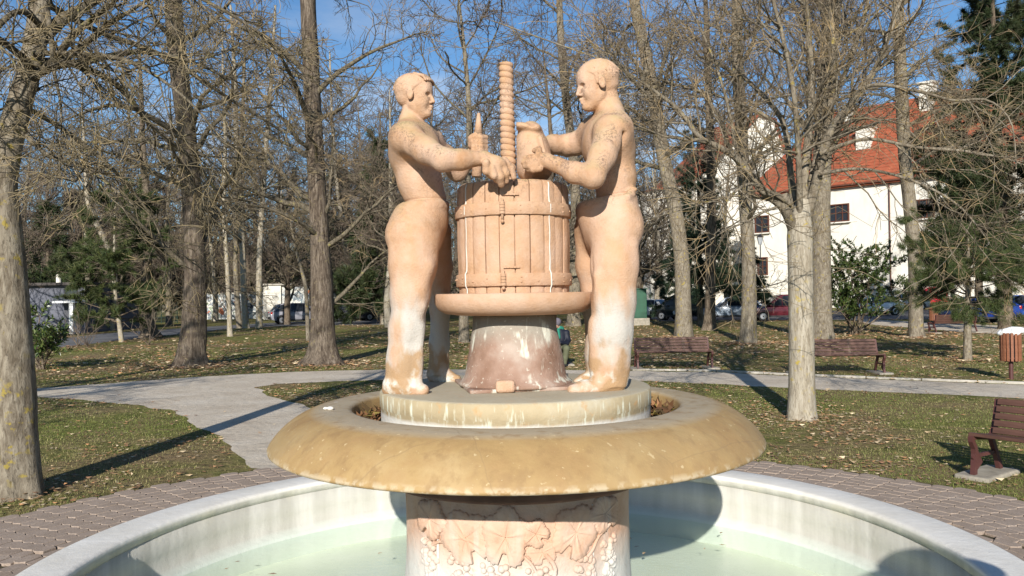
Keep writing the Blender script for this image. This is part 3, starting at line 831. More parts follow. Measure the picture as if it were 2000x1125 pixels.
        Q2 = Q + [(2 * k, 2 * k + 2, n + 2 * k + 2, n + 2 * k) for k in range(29)] + [(2 * k + 1, n + 2 * k + 1, n + 2 * k + 3, 2 * k + 3) for k in range(29)]
        add('mortar_seam', raw_mesh('mortar_seam', V + V2, Q2, M_MORTAR))
    # screw: true helix
    zs0, zs1, n, pit = 2.62, 3.418, 40, .0372
    m = 330; th = np.arange(n) * 2 * PI / n; z = zs0 + (zs1 - zs0) * np.arange(m) / (m - 1)
    ph = ((z[:, None] / pit + th[None, :] / (2 * PI)) % 1.0)
    rad = .0385 + .0085 * np.clip(np.sin(PI * np.clip(ph * 1.12, 0, 1)), 0, 1) ** .45
    rad *= (1.05 - .10 * (z - zs0) / (zs1 - zs0))[:, None]
    rad[-3:] *= np.array([.97, .9, .02])[:, None]
    zz = np.repeat(z[:, None], n, 1); zz[-1] = zz[-2] + .002
    lx = -.004 - .010 * (z - zs0)
    V = np.stack([FX - .016 + lx[:, None] + rad * np.cos(th), FY + .02 + rad * np.sin(th), zz], -1).reshape(-1, 3)
    i = np.arange(m - 1)[:, None]; k = np.arange(n)[None, :]
    Q = np.stack([i * n + k, i * n + (k + 1) % n, (i + 1) * n + (k + 1) % n, (i + 1) * n + k], -1).reshape(-1, 4)
    add('screw', raw_mesh('screw', V, Q, M_PRESS))
    b = bmesh.new()
    top = P(935, 221, 5.36); mid = P(934, 262, 5.36); lo = P(931, 345, 5.34)
    cyl(b, mid, top, .030, .010, 14); cyl(b, lo, mid, .034, .030, 14)
    addm('press_handle', b, M_PRESS, True)
wine_press()

# ------------------------------------------------------------------ fountain: pedestal, bowl, drum
def fountain():
    root = empty('fountain', (FX, FY, -.16), 0, 'ochre stone fountain bowl on a carved pedestal in the round basin', 'fountain')
    def add(name, me, par=None):
        o = link(name, me, par or root)
        if par is None: o.location = (-FX, -FY, .16)
        return o
    prof = [(.70, 1.09), (.86, 1.092), (1.20, 1.105), (1.40, 1.118), (1.446, 1.124), (1.456, 1.131), (1.457, 1.142)]
    for k in range(1, 17):
        t = k / 16
        prof.append((1.457 - .337 * t ** 1.15, 1.142 + .201 * (1 - (1 - t) ** 2.0)))
    prof += [(1.08, 1.343), (1.01, 1.345), (.988, 1.340), (.978, 1.325), (.970, 1.27), (.955, 1.215), (.80, 1.205)]
    add('bowl', lathe_mesh('bowl', prof, M_BOWL, 180, (FX, FY), .0012, 2))
    add('collar', lathe_mesh('collar', [(.66, .905), (.76, .908), (.795, .918), (.81, .935), (.81, 1.0), (.79, 1.02), (.77, 1.092), (.6, 1.093)], plain('shade_dark_soffit', (.15, .085, .062), .85, .15, .3, 7), 96, (FX, FY)))  # collar colour kept dark brown to deepen the shade under the bowl
    add('drum', lathe_mesh('drum', [(.0, 1.4385), (.60, 1.439), (.79, 1.440), (.808, 1.437), (.817, 1.428), (.818, 1.35), (.812, 1.342), (.812, 1.20)], M_DRUM, 144, (FX, FY), .0012, 6))
    # pedestal with bulging, rough skin
    prof = [(.68, .90), (.675, .80), (.672, .62), (.674, .50), (.680, .40), (.69, .25), (.70, .08), (.70, -.15)]
    pp = []
    for (r1, z1), (r2, z2) in zip(prof[:-1], prof[1:]):
        for k in range(8): pp.append((r1 + (r2 - r1) * k / 8, z1 + (z2 - z1) * k / 8))
    pp.append(prof[-1])
    add('pedestal', lathe_mesh('pedestal', pp, M_PED, 200, (FX, FY), .0028, 9))
    add('foot', lathe_mesh('foot', [(.70, .02), (.76, .018), (.80, .0), (.815, -.05), (.82, -.15)], M_PED, 96, (FX, FY), .004, 4))
    def onped(u, v, h): # metres along the wall from the front, height, relief
        a = -PI / 2 + u / .68; r = .674 + h
        return (FX + r * math.cos(a), FY + r * math.sin(a), v)
    def vine_leaf(u0, v0, w, hgt, rot, thick=.03, lobes=5, name='vine_leaf'):
        n = 110; ring = []
        for i in range(n):
            t = 2 * PI * i / n
            r = .74 + .17 * abs(math.cos(lobes * (t - PI / 2) / 2)) ** 1.3 + .075 * (((i * 27.5 / n) % 1) - .5)
            if abs(((t + PI / 2 + PI) % (2 * PI)) - PI) < .22: r *= .62
            ring.append((r * math.cos(t), r * math.sin(t)))
        V = []; Q = []
        levels = [(1.0, -.006), (1.0, .55), (.95, .8), (.72, 1.0), (.45, .86), (.2, .74), (0.02, .62)]
        for s, e in levels:
            for (x, y) in ring:
                xx, yy = x * s, y * s
                vein = 0
                ang = math.atan2(yy, xx)
                if 0 < s < .95: vein = (.34 * max(0, math.cos(lobes * (ang - PI / 2))) ** 6 - .12) * min(1, 1.6 * (1 - s)+.35)
                hh = thick * (e + vein * .5) if e > 0 else -.01
                cx_, sx_ = math.cos(rot), math.sin(rot)
                V.append(onped(u0 + (xx * cx_ - yy * sx_) * w / 2, v0 + (xx * sx_ + yy * cx_) * hgt / 2, hh))
        for l in range(len(levels) - 1):
            for i in range(n): Q.append((l * n + i, l * n + (i + 1) % n, (l + 1) * n + (i + 1) % n, (l + 1) * n + i))
        add(name, raw_mesh(name, V, Q, M_PED))
    pm = 1600 / 4.34
    U = lambda px: (px - 1009) / pm * 1.01
    VV = lambda py: CAMZ - (py - 573.) / 1600 * 4.33
    vine_leaf(U(905), VV(1052), .37, .34, .5, .025)
    vine_leaf(U(985), VV(1046), .30, .38, -.1, .033)
    vine_leaf(U(1042), VV(1040), .17, .18, .9, .036)
    vine_leaf(U(1125), VV(1046), .33, .34, -.5, .026)
    vine_leaf(U(1200), VV(1022), .30, .24, .3, .028)
    vine_leaf(U(815), VV(1028), .28, .26, -.4, .028)
    vine_leaf(U(1055), VV(1078), .20, .16, .2, .015)
    def bunch(u0, v0, w, hgt, seed):
        r = random.Random(seed); b = bmesh.new()
        for i in range(70):
            t = r.random() ** .8
            x = r.uniform(-1, 1) * w / 2 * (1 - .75 * t); v = v0 - t * hgt
            rr = .017 + .005 * r.random()
            p = onped(u0 + x, v, -.006 + .014 * (1 - abs(x) / (w / 2 + .01)))
            bmesh.ops.create_icosphere(b, subdivisions=2, radius=rr, matrix=Matrix.Translation(p))
        o = bm_obj('grape_bunch', b, M_PED, root, True); o.location = (-FX, -FY, .16)
    for i, (px, py, w, h) in enumerate(((890, 1096, .17, .30), (965, 1100, .16, .30), (1150, 1096, .16, .30), (808, 1072, .15, .34), (1215, 1072, .15, .34), (1052, 1112, .15, .24))):
        bunch(U(px), VV(py), w, h, i)
    def stem(pts, r=.011):
        V = []; n = 7
        Pt = [Vector(onped(U(x), VV(y), .010)) for x, y in pts]
        fine = []
        for a in range(len(Pt) - 1):
            p0, p1, p2, p3 = Pt[max(a - 1, 0)], Pt[a], Pt[a + 1], Pt[min(a + 2, len(Pt) - 1)]
            for k in range(6):
                t = k / 6
                fine.append(.5 * ((2 * p1) + (p2 - p0) * t + (2 * p0 - 5 * p1 + 4 * p2 - p3) * t * t + (3 * p1 - p0 - 3 * p2 + p3) * t ** 3))
        fine.append(Pt[-1])
        Pn = np.array([fine]); Rn = np.full((1, len(fine)), r)
        v, q = tubes(Pn, Rn, n)
        add('vine_stem', raw_mesh('vine_stem', v, q, M_PED))
    stem([(1060, 1082), (1072, 1095), (1080, 1112), (1078, 1126)], .013)
    stem([(840, 1045), (858, 1028), (880, 1030), (895, 1052), (915, 1058)], .010)
    stem([(1230, 1040), (1205, 1052), (1180, 1066), (1165, 1088), (1150, 1100)], .010)
    stem([(1015, 1082), (1030, 1095), (1042, 1115), (1044, 1126)], .009)
    stem([(820, 1080), (845, 1068), (870, 1072), (888, 1090)], .009)
    stem([(958, 1100), (955, 1085), (940, 1080)], .009)
    for px in (832, 1170):
        V = []; Q = []
        for k in range(24):
            v = .85 - .95 * k / 23
            for s in (-1, 1): V.append(onped(U(px) + s * .004 + .004 * math.sin(k * 1.7), v, .0045))
        for k in range(23): Q.append((2 * k, 2 * k + 1, 2 * k + 3, 2 * k + 2))
        n = len(V); V += [onped(U(px) + s * .006, .85 - .95 * k / 23, -.004) for k in range(24) for s in (-1, 1)]
        Q += [(2 * k, 2 * k + 2, n + 2 * k + 2, n + 2 * k) for k in range(23)] + [(2 * k + 1, n + 2 * k + 1, n + 2 * k + 3, 2 * k + 3) for k in range(23)]
        add('mortar_seam', raw_mesh('mortar_seam', V, Q, M_MORTAR))

def tubes(pts, rad, sides):
    N, K, _ = pts.shape
    t = np.empty_like(pts); t[:, 1:-1] = pts[:, 2:] - pts[:, :-2]; t[:, 0] = pts[:, 1] - pts[:, 0]; t[:, -1] = pts[:, -1] - pts[:, -2]
    t /= np.linalg.norm(t, axis=-1, keepdims=True) + 1e-9
    ref = np.where(np.abs(t[:, :1, 2:3]) > .8, np.array([1., 0, 0]), np.array([0, 0, 1.]))
    ref = np.broadcast_to(ref, t.shape)
    u = np.cross(t, ref); u /= np.linalg.norm(u, axis=-1, keepdims=True) + 1e-9
    w = np.cross(t, u)
    a = np.arange(sides) * 2 * PI / sides
    V = pts[:, :, None, :] + rad[:, :, None, None] * (np.cos(a)[None, None, :, None] * u[:, :, None, :] + np.sin(a)[None, None, :, None] * w[:, :, None, :])
    n = np.arange(N)[:, None, None]; k = np.arange(K - 1)[None, :, None]; s = np.arange(sides)[None, None, :]
    b0 = (n * K + k) * sides; s1 = (s + 1) % sides
    Q = np.stack([b0 + s, b0 + s1, b0 + sides + s1, b0 + sides + s], -1).reshape(-1, 4)
    return V.reshape(-1, 3), Q
fountain()

# ------------------------------------------------------------------ basin and water
RI, RO, RIMZ = 2.62, 2.925, .42
def basin():
    root = empty('basin', (FX, FY, -.16), 0, 'round white concrete basin with a broad rim below the fountain bowl', 'basin')
    def add(name, me): o = link(name, me, root); o.location = (-FX, -FY, .16); return o
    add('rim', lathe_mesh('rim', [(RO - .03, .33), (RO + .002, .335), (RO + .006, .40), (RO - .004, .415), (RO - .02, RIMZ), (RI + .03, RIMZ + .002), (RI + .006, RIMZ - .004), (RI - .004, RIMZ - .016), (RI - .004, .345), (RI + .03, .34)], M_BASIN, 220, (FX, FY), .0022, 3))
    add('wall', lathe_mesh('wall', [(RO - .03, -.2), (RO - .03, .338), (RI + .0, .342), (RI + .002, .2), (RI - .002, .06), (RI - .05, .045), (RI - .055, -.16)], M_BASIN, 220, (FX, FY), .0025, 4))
    add('floor', lathe_mesh('floor', [(RI - .04, -.15), (1.5, -.155), (.6, -.155)], M_FLOOR, 160, (FX, FY)))
basin()
w = link('water', lathe_mesh('water', [(.70, .012), (1.2, .012), (1.9, .012), (RI - .03, .012)], M_WATER, 160, (FX, FY)))
w['kind'] = 'structure'

# ------------------------------------------------------------------ ground, path, road
def ground_sheet():
    rr = [2.9, 3.2, 3.6, 4.2, 5, 6, 7.5, 9.5, 12, 15, 19, 24, 31, 40, 52, 70, 100, 150, 260, 500, 1200]
    prof = [(r, 0.0) for r in rr]
    o = link('ground', lathe_mesh('ground', prof, M_TURF, 96, (FX, FY)))
    o['kind'] = 'structure'
ground_sheet()
G = ground
path_px = [(-160, 792), (60, 760), (380, 737), (560, 727), (760, 722), (1000, 722), (1245, 725), (1400, 728), (1590, 737), (1800, 745), (2150, 758),
           (2150, 786), (1800, 769), (1590, 760), (1420, 751), (1270, 745), (1000, 742), (760, 742), (660, 745), (540, 750), (498, 757), (520, 772), (590, 790), (680, 830), (760, 880),
           (640, 930), (500, 915), (470, 885), (420, 850), (330, 800), (180, 783), (60, 775), (-160, 812)]
pathP, PATH = sheet('path', [G(*p) for p in path_px], .005, M_GRAVEL, .035, .18, 4)
road_px = [(-300, 700), (70, 668), (200, 652), (340, 642), (540, 630), (760, 622), (760, 634), (540, 637), (440, 643), (280, 660), (90, 682), (-300, 730)]
roadP, ROAD = sheet('road', [G(*p) for p in road_px], .006, M_ROAD, .03, 1.0, 5)
lotP, LOT = sheet('car_park', [(10, 55), (90, 38), (110, 64), (10, 76)], .004, M_ROAD, .0, 2.0, 6)
p2, FOOT2 = sheet('footway', [G(*p) for p in ((1660, 622), (1780, 628), (1950, 636), (2200, 650), (2200, 662), (1900, 650), (1700, 634))], .007, M_GRAVEL, .03, .5, 7)
def kerbs():
    pts = [G(x, y - 2) for x, y in ((1245, 725), (1400, 728), (1590, 737), (1800, 745), (2150, 758))]
    pts = [Vector((x, y, 0)) for x, y in pts]
    i = 0
    me = None
    for a, b in zip(pts[:-1], pts[1:]):
        d = b - a; n = int(d.length / .98); u = d.normalized(); rz = math.atan2(u.y, u.x)
        for k in range(n):
            if me is None:
                bm = bmesh.new(); box(bm, (0, 0, 0), (.965, .07, .12), 0, .008)
                o = bm_obj('kerb_stone', bm, M_KERB, pathP); me = o.data
            else: o = link('kerb_stone', me, pathP)
            c = a + u * (k + .5) * d.length / n
            o.location = (c.x, c.y, -.012 + random.uniform(-.006, .006)); o.rotation_euler = (random.uniform(-.02, .02), 0, rz + random.uniform(-.006, .006)); o.scale = (d.length / n / .985, 1, 1)
kerbs()

# paving ring: hexagon-ended blocks in rings round the basin
pave_px = [(-420, 1120), (-200, 1052), (0, 1012), (98, 989), (195, 970), (293, 957), (391, 944), (520, 928)]
pave_l = np.array([G(*p) for p in pave_px]); 
def paving():
    root = link('pavement', lathe_mesh('pavement', [(RO - .02, .003), (4.0, .003), (5.36, .003)], plain('joint_soil', (.085, .070, .045), .95, .05, .3, 30), 160, (FX, FY)))
    root['kind'] = 'structure'
    cand = []
    dr = .128; tt = .030
    for r0, r1 in ((RO + .03, 4.00), (4.012, 5.40)):
        rm = (r0 + r1) / 2; n = int(2 * PI * rm / .165) // 2 * 2
        for i in range(n):
            a = 2 * PI * i / n
            for j in range(int((r1 - r0) / dr)):
                r = r0 + dr * (j + .5 + .5 * (i % 2))
                x, y = FX + r * math.cos(a), FY + r * math.sin(a)
                if r + .06 > 5.34 + .06 * math.sin(3 * a + 1): continue
                vis = y > 1.0 and abs(x / y) < .68
                cand.append((vis, y, x, y, a, r, 2 * PI * r / n))
    view = sorted([c for c in cand if c[0]], key=lambda c: c[1])
    def tile(b, w, dr, M_):
        h = dr / 2 - .0045; a_ = (w - tt) / 2 - .0035; tp = a_ + tt * .96
        ring = [(-h, -a_), (-.3 * h, -tp + .004), (.3 * h, -tp + .004), (h, -a_), (h, a_), (.3 * h, tp - .004), (-.3 * h, tp - .004), (-h, a_)]
        vs = []
        for s, z in ((1, -.03), (1, .017), (.95, .022)):
            vs.append([b.verts.new(M_ @ Vector((x * s, y * s, z))) for x, y in ring])
        n = len(ring)
        for l in range(2):
            for i in range(n): b.faces.new([vs[l][i], vs[l][(i + 1) % n], vs[l + 1][(i + 1) % n], vs[l + 1][i]])
        b.faces.new(vs[2])
    b = bmesh.new(); tile(b, .17, dr, Matrix.Identity(4))
    proto = bm_obj('paver', b, M_PAVER, root); me = proto.data; first = True
    for c in view[:300]:
        o = proto if first else link('paver', me, root); first = False
        o.location = (c[2], c[3], .004 + random.uniform(-.004, .004)); o.rotation_euler = (random.uniform(-.02, .02), random.uniform(-.02, .02), c[4] + random.uniform(-.03, .03)); o.scale = (1, c[6] / .17, 1)
    b = bmesh.new()
    for c in view[300:] + [c for c in cand if not c[0]]:
        tile(b, c[6], dr, Matrix.Translation((c[2], c[3], .004 + random.uniform(-.004, .004))) @ Matrix.Rotation(c[4] + random.uniform(-.03, .03), 4, 'Z'))
    o = bm_obj('pavers', b, M_PAVER, root); o['kind'] = 'stuff'
paving()

def clear_of(x, y):
    ok = ~in_poly(PATH, x, y) & ~in_poly(ROAD, x, y) & ~in_poly(LOT, x, y) & ~in_poly(FOOT2, x, y)
    a = np.arctan2(y - FY, x - FX)
    return ok & (np.hypot(x - FX, y - FY) > 5.28 + .06 * np.sin(3 * a + 1) + .09 * vnoise(x, y, 3, 9))

def scatter_leaves(name, x, y, z, size, cols, seed, kind='stuff', tilt=.5, matl=None):
    r = np.random.default_rng(seed); n = len(x)
    a = r.uniform(0, 2 * PI, n); s = size * r.uniform(.6, 1.4, n)
    tx, ty = r.normal(0, tilt, n), r.normal(0, tilt, n)
    cu = r.uniform(.1, .5, n)
    base = np.array([(-1, 0), (-.2, -.42), (1, 0), (-.2, .42)])
    V = np.empty((n, 4, 3))
    for i, (bx, by) in enumerate(base):
        lx, ly = bx * s, by * s
        lz = np.abs(bx * tx + by * ty) * s * .6 + cu * s * (abs(by) * .8) * .6
        V[:, i, 0] = x + lx * np.cos(a) - ly * np.sin(a); V[:, i, 1] = y + lx * np.sin(a) + ly * np.cos(a); V[:, i, 2] = z + lz
    Q = np.arange(n * 4).reshape(n, 4)
    c = np.repeat(np.array(cols)[r.integers(0, len(cols), n)] * r.uniform(.7, 1.25, (n, 1)), 4, 0)
    o = link(name, raw_mesh(name, V.reshape(-1, 3), Q, matl or M_LITTER, cols=c, smooth=False))
    o['kind'] = kind
    return o
LCOL = [(.36, .23, .12), (.28, .155, .08), (.46, .34, .20), (.18, .10, .058), (.54, .43, .28), (.38, .20, .095)]
def litter():
    r = np.random.default_rng(3)
    def samp(n, y0, y1):
        y = y0 * (y1 / y0) ** r.random(n)
        x = r.uniform(-.72, .72, n) * y
        return x, y
    x, y = samp(110000, 6.0, 62)
    m = fbm(x, y, .30, 5)
    right = (x > -3.5) & (y > 16)
    pr = np.where(right, np.clip((m - .24) * 4, .40, 1), np.clip((m - .42) * 4.5, .10, .9))
    band = (y > 19.5) & (y < 27) & (x < 0)
    pr = np.where(band, np.maximum(pr, .8), pr)
    k = (r.random(len(x)) < pr) & clear_of(x, y)
    scatter_leaves('fallen_leaves', x[k], y[k], .012 + 0 * x[k], .034 * np.clip(y[k] / 14, 1, 2.2), LCOL, 4)
    x, y = samp(1500, 5, 40); k = in_poly(PATH, x, y) & (r.random(1500) < .55)
    scatter_leaves('path_leaves', x[k], y[k], .01 + 0 * x[k], .03, LCOL, 6)
def grass():
    r = np.random.default_rng(8)
    n = 430000
    y = 5.2 * (34 / 5.2) ** r.random(n); x = r.uniform(-.70, .70, n) * y
    m = fbm(x, y, .45, 21)
    k = (r.random(n) < np.clip((m - .34) * 4.5, .05, 1.)) & clear_of(x, y)
    x, y, m = x[k], y[k], m[k]; n = len(x)
    h = r.uniform(.008, .032, n); a = r.uniform(0, 2 * PI, n); le = r.uniform(.3, 1.6, n) * h
    w = r.uniform(.0015, .0032, n) * np.clip(y / 8, 1, 3)
    V = np.empty((n, 3, 3))
    V[:, 0] = np.stack([x - w * np.sin(a), y + w * np.cos(a), 0 * x], -1)
    V[:, 1] = np.stack([x + w * np.sin(a), y - w * np.cos(a), 0 * x], -1)
    V[:, 2] = np.stack([x + le * np.cos(a), y + le * np.sin(a), h], -1)
    g = np.array([.11, .15, .03]); s = np.array([.38, .30, .155]); g2 = np.array([.19, .21, .055])
    t = np.clip(.70 - (m - .35) * 2.2 + r.normal(0, .28, n), 0, 1)[:, None]
    c = (g + (g2 - g) * r.random((n, 1))) * (1 - t) + s * t
    c = np.repeat(c * r.uniform(.65, 1.3, (n, 1)), 3, 0)
    o = link('grass', raw_mesh('grass', V.reshape(-1, 3), np.arange(3 * n).reshape(n, 3), M_LITTER, cols=c, smooth=False)); o['kind'] = 'stuff'
litter(); grass()
def root_litter():
    r = np.random.default_rng(12); X = []; Y = []
    for px, py, n, w in ((30, 968, 200, .75), (1565, 819, 160, .6), (378, 716, 600, 1.6), (632, 712, 600, 1.6), (1335, 660, 400, 1.4), (1461, 672, 400, 1.4), (1791, 660, 400, 1.4), (1889, 704, 300, 1.2), (1605, 664, 300, 1.4)):
        x, y = G(px, py); a = r.uniform(0, 2 * PI, n); q = w * (.25 + np.abs(r.normal(0, .5, n)))
        X.append(x + q * np.cos(a)); Y.append(y + q * np.sin(a))
    x, y = np.concatenate(X), np.concatenate(Y); k = ~in_poly(PATH, x, y) & (np.hypot(x - FX, y - FY) > 5.3)
    scatter_leaves('root_leaves', x[k], y[k], .012 + r.uniform(0, .05, k.sum()), .04 * np.clip(y[k] / 14, .9, 2), LCOL, 15)
    a = r.uniform(0, 2 * PI, 60); q = r.uniform(.9, 2.55, 60)
    scatter_leaves('floating_leaves', FX + q * np.cos(a), FY + q * np.sin(a), .016 + 0 * a, .03, LCOL, 16, tilt=.1)
root_litter()
def debris():
    r = np.random.default_rng(2)
    for name, a0, a1, lo, hi, z, n in (('trough_leaves', -.35, .75, .835, .945, 1.215, 420), ('trough_leaves', PI - .6, PI + .25, .835, .94, 1.215, 260)):
        a = r.uniform(a0, a1, n); rr = r.uniform(lo, hi, n)
        scatter_leaves(name, FX + rr * np.cos(a), FY + rr * np.sin(a), z + r.uniform(0, .07, n), .035, [(.13, .065, .03), (.22, .11, .05), (.08, .05, .02), (.16, .12, .03)], 7, tilt=1.2)
    a = r.uniform(-PI * .98, -.02, 1500); rr = r.uniform(.70, .80, 1500) + .03 * np.sin(5 * a)
    scatter_leaves('foot_leaves', FX + rr * np.cos(a), FY + rr * np.sin(a), .03 + r.uniform(0, .03, 1500), .022, [(.13, .075, .03), (.20, .12, .05), (.08, .05, .02), (.20, .17, .06)], 8, tilt=1.)
    b = bmesh.new()
    for k in range(2):
        bmesh.ops.create_icosphere(b, subdivisions=2, radius=.016 - .004 * k, matrix=Matrix.Translation((P(645 - 9 * k, 796, 4.75)[0], 4.75, 1.353)) @ Matrix.Diagonal((1.3, .9, .7, 1)))
    o = bm_obj('pebble', b, M_MORTAR, None, True); tag(o, 'small white pebble lying on the left of the bowl rim', 'pebble')
debris()

# ------------------------------------------------------------------ trees
def nrm(v): return v / (np.linalg.norm(v, axis=-1, keepdims=True) + 1e-9)
def grow(r, P0, D0, Ln, R0, R1, K, wob, trop):
    N = len(P0); pts = np.empty((N, K, 3)); pts[:, 0] = P0; d = D0.copy()
    st = (Ln / (K - 1))[:, None]; tr = np.asarray(trop, float)
    for k in range(1, K):
        d = nrm(d + r.normal(0, wob, (N, 3)) + tr * (k / K))
        pts[:, k] = pts[:, k - 1] + d * st
    t = np.linspace(0, 1, K)[None, :]
    return pts, R0[:, None] * (1 - t) + R1[:, None] * t
def spawn(r, pts, rad, n, t0, t1, a0, a1, weight=None):
    N, K, _ = pts.shape
    ln = np.linalg.norm(pts[:, -1] - pts[:, 0], axis=-1)
    w = ln / ln.sum() if weight is None else weight / weight.sum()
    i = r.choice(N, n, p=w)
    t = (t0 + (t1 - t0) * r.random(n) ** .8) * (K - 1)
    k = np.minimum(t.astype(int), K - 2); f = (t - k)[:, None]
    p = pts[i, k] * (1 - f) + pts[i, k + 1] * f
    tan = nrm(pts[i, k + 1] - pts[i, k])
    rr = rad[i, k] * (1 - f[:, 0]) + rad[i, k + 1] * f[:, 0]
    q = r.normal(0, 1, (n, 3)); q -= tan * (q * tan).sum(-1, keepdims=True); q = nrm(q)
    a = r.uniform(a0, a1, n)[:, None]
    return p, nrm(tan * np.cos(a) + q * np.sin(a)), rr, t / (K - 1)
def spline(ctrl, n):
    c = np.array(ctrl, float); out = []
    m = len(c) - 1
    for j in range(n):
        s = j / (n - 1) * m; i = min(int(s), m - 1); t = s - i
        p0, p1, p2, p3 = c[max(i - 1, 0)], c[i], c[i + 1], c[min(i + 2, m)]
        out.append(.5 * (2 * p1 + (p2 - p0) * t + (2 * p0 - 5 * p1 + 4 * p2 - p3) * t * t + (3 * p1 - p0 - 3 * p2 + p3) * t ** 3))
    return np.array(out)
def trunk_mesh(name, ctrl, mt, seed, sides=28, n=46, flare=.25, lump=.05):
    r = np.random.default_rng(seed)
    s = spline(ctrl, n); pts, rad = s[:, :3], s[:, 3]
    V, Q = tubes(pts[None], np.ones((1, n)), sides)
    V = V.reshape(n, sides, 3); d = V - pts[:, None]
    a = np.arange(sides) * 2 * PI / sides
    z = pts[:, 2] - pts[0, 2]
    m = np.ones((n, sides))
    for f in range(1, 6):
        for g in range(2): m += lump / f * np.sin(f * a[None, :] + r.uniform(0, 6) + np.cumsum(r.normal(0, .22, n))[:, None])
    m += lump * .25 * r.normal(0, 1, (n, sides))
    R0 = rad[0]
    fl = np.exp(-z / (R0 * 1.1))[:, None] * flare
    lob = .55 + .45 * np.sin(5 * a + r.uniform(0, 6))[None, :] + .3 * np.sin(3 * a + r.uniform(0, 6))[None, :]
    m += fl * lob
    V = pts[:, None] + d * (rad[:, None] * m)[:, :, None]
    return raw_mesh(name, V.reshape(-1, 3), Q, mt), pts, rad
def crown_mesh(name, r, segs, mats):
    Vs, Qs, Ms, o = [], [], [], 0
    for pts, rad, sides, mi in segs:
        V, Q = tubes(pts, rad, sides); Vs.append(V); Qs.append(Q + o); Ms.append(np.full(len(Q), mi)); o += len(V)
    return raw_mesh(name, np.concatenate(Vs), np.concatenate(Qs), mats, np.concatenate(Ms))
def branching(r, pts, rad, L1=14, L2=110, L3=700, L4=2200, len1=(2.2, 4.2), t0=.35, up=.10, droop=-.05, twr=.0035, a1=(.7, 1.25), shrink=.55, wob=1.0, r1=.45):
    """limbs on a trunk, then boughs, shoots and twigs"""
    segs = []
    if L1:
        p, d, rr, t = spawn(r, pts[None], rad[None], L1, t0, .99, *a1)
        d[:, 2] = np.abs(d[:, 2]) * .7 + .12; d = nrm(d)
        ln = r.uniform(*len1, L1) * (1 - shrink * (t - t0))
        l1 = grow(r, p, d, ln, np.minimum(rr * r1, .012 + ln * .020), np.full(L1, twr * 2.2), 9, .16 * wob, (0, 0, up))
        segs.append((*l1, 7, 0))
    else: l1 = (pts[None], rad[None])
    return segs, l1
def finish_crown(r, segs, l1, L2, L3, L4, twr, droop, up, k2=.45, k3=.42, k4=.5, mi=1):
    ln1 = np.linalg.norm(l1[0][:, -1] - l1[0][:, 0], axis=-1)
    p, d, rr, t = spawn(r, *l1, L2, .12, .98, .5, 1.15)
    m1 = np.clip(ln1.mean(), 1.2, 5)
    ln = m1 * k2 * r.uniform(.55, 1.35, L2)
    l2 = grow(r, p, d, ln, np.minimum(rr * .6, .004 + ln * .010), np.full(L2, twr * 1.3), 7, .20, (0, 0, up)); segs.append((*l2, 4, 0))
    p, d, rr, t = spawn(r, *l2, L3, .1, 1, .45, 1.15)
    ln = m1 * k2 * k3 * r.uniform(.5, 1.5, L3)
    l3 = grow(r, p, d, ln, np.minimum(rr * .7, twr * 1.7), np.full(L3, twr), 6, .20, (0, 0, droop)); segs.append((*l3, 3, mi))
    p, d, rr, t = spawn(r, *l3, L4, .1, 1, .4, 1.1)
    ln = m1 * k2 * k3 * k4 * r.uniform(.5, 1.6, L4)
    l4 = grow(r, p, d, ln, np.full(L4, twr * .95), np.full(L4, twr * .55), 4, .18, (0, 0, droop)); segs.append((*l4, 3, mi))
def tree(name, label, ctrl, mb, mt, seed, group=None, L=(14, 110, 700, 2200), len1=(2.2, 4.2), t0=.35, up=.10, droop=-.05, twr=.0035, sides=24, extra=(), flare=.25, a1=(.7, 1.25), k2=.45, lump=.05, ml=None, r1=.45, k4=.5, shrink=.55):
    """ctrl: trunk points (x, y, z, radius); extra: limbs as lists of such points"""
    r = np.random.default_rng(seed)
    bx, by = ctrl[0][0], ctrl[0][1]
    root = empty(name, (bx, by, 0), 0, label, 'tree', group)
    me, pts, rad = trunk_mesh('trunk', ctrl, mb, seed, sides, 46, flare, lump)
    link('trunk', me, root, (-bx, -by, 0))
    segs, l1 = branching(r, pts, rad, *L, len1, t0, up, droop, twr, a1, shrink, 1.0, r1)
    LP, LR = [l1[0]] if L[0] else [], [l1[1]] if L[0] else []
    for e in extra:
        s = spline(e, 9)
        q, pp, rd = trunk_mesh('limb', e, ml or mb, seed + len(LP), 12, 24, 0, .06)
        link('limb', q, root, (-bx, -by, 0))
        LP.append(s[None, :, :3]); LR.append(s[None, :, 3])
    l1 = (np.concatenate(LP), np.concatenate(LR))
    if L[1]:
        finish_crown(r, segs, l1, L[1], L[2], L[3], twr, droop, up, k2, k4=k4)
    o = link('crown', crown_mesh('crown', r, segs, [ml or M_LIMB, mt]), root, (-bx, -by, 0))
    return root
def pxc(pts, Y):                               # (px, py, width px) at distance Y -> (x, y, z, radius)
    out = []
    for p in pts:
        y = Y + (p[3] if len(p) > 3 else 0)
        q = at(p[0], p[1], y); out.append((q[0], q[1], q[2], p[2] * y / F / 2))
    return out
def base_px(px, py, pts):
    x, Y = ground(px, py)
    c = pxc(pts, Y); c[0] = (c[0][0], c[0][1], -.05, c[0][3]); return c

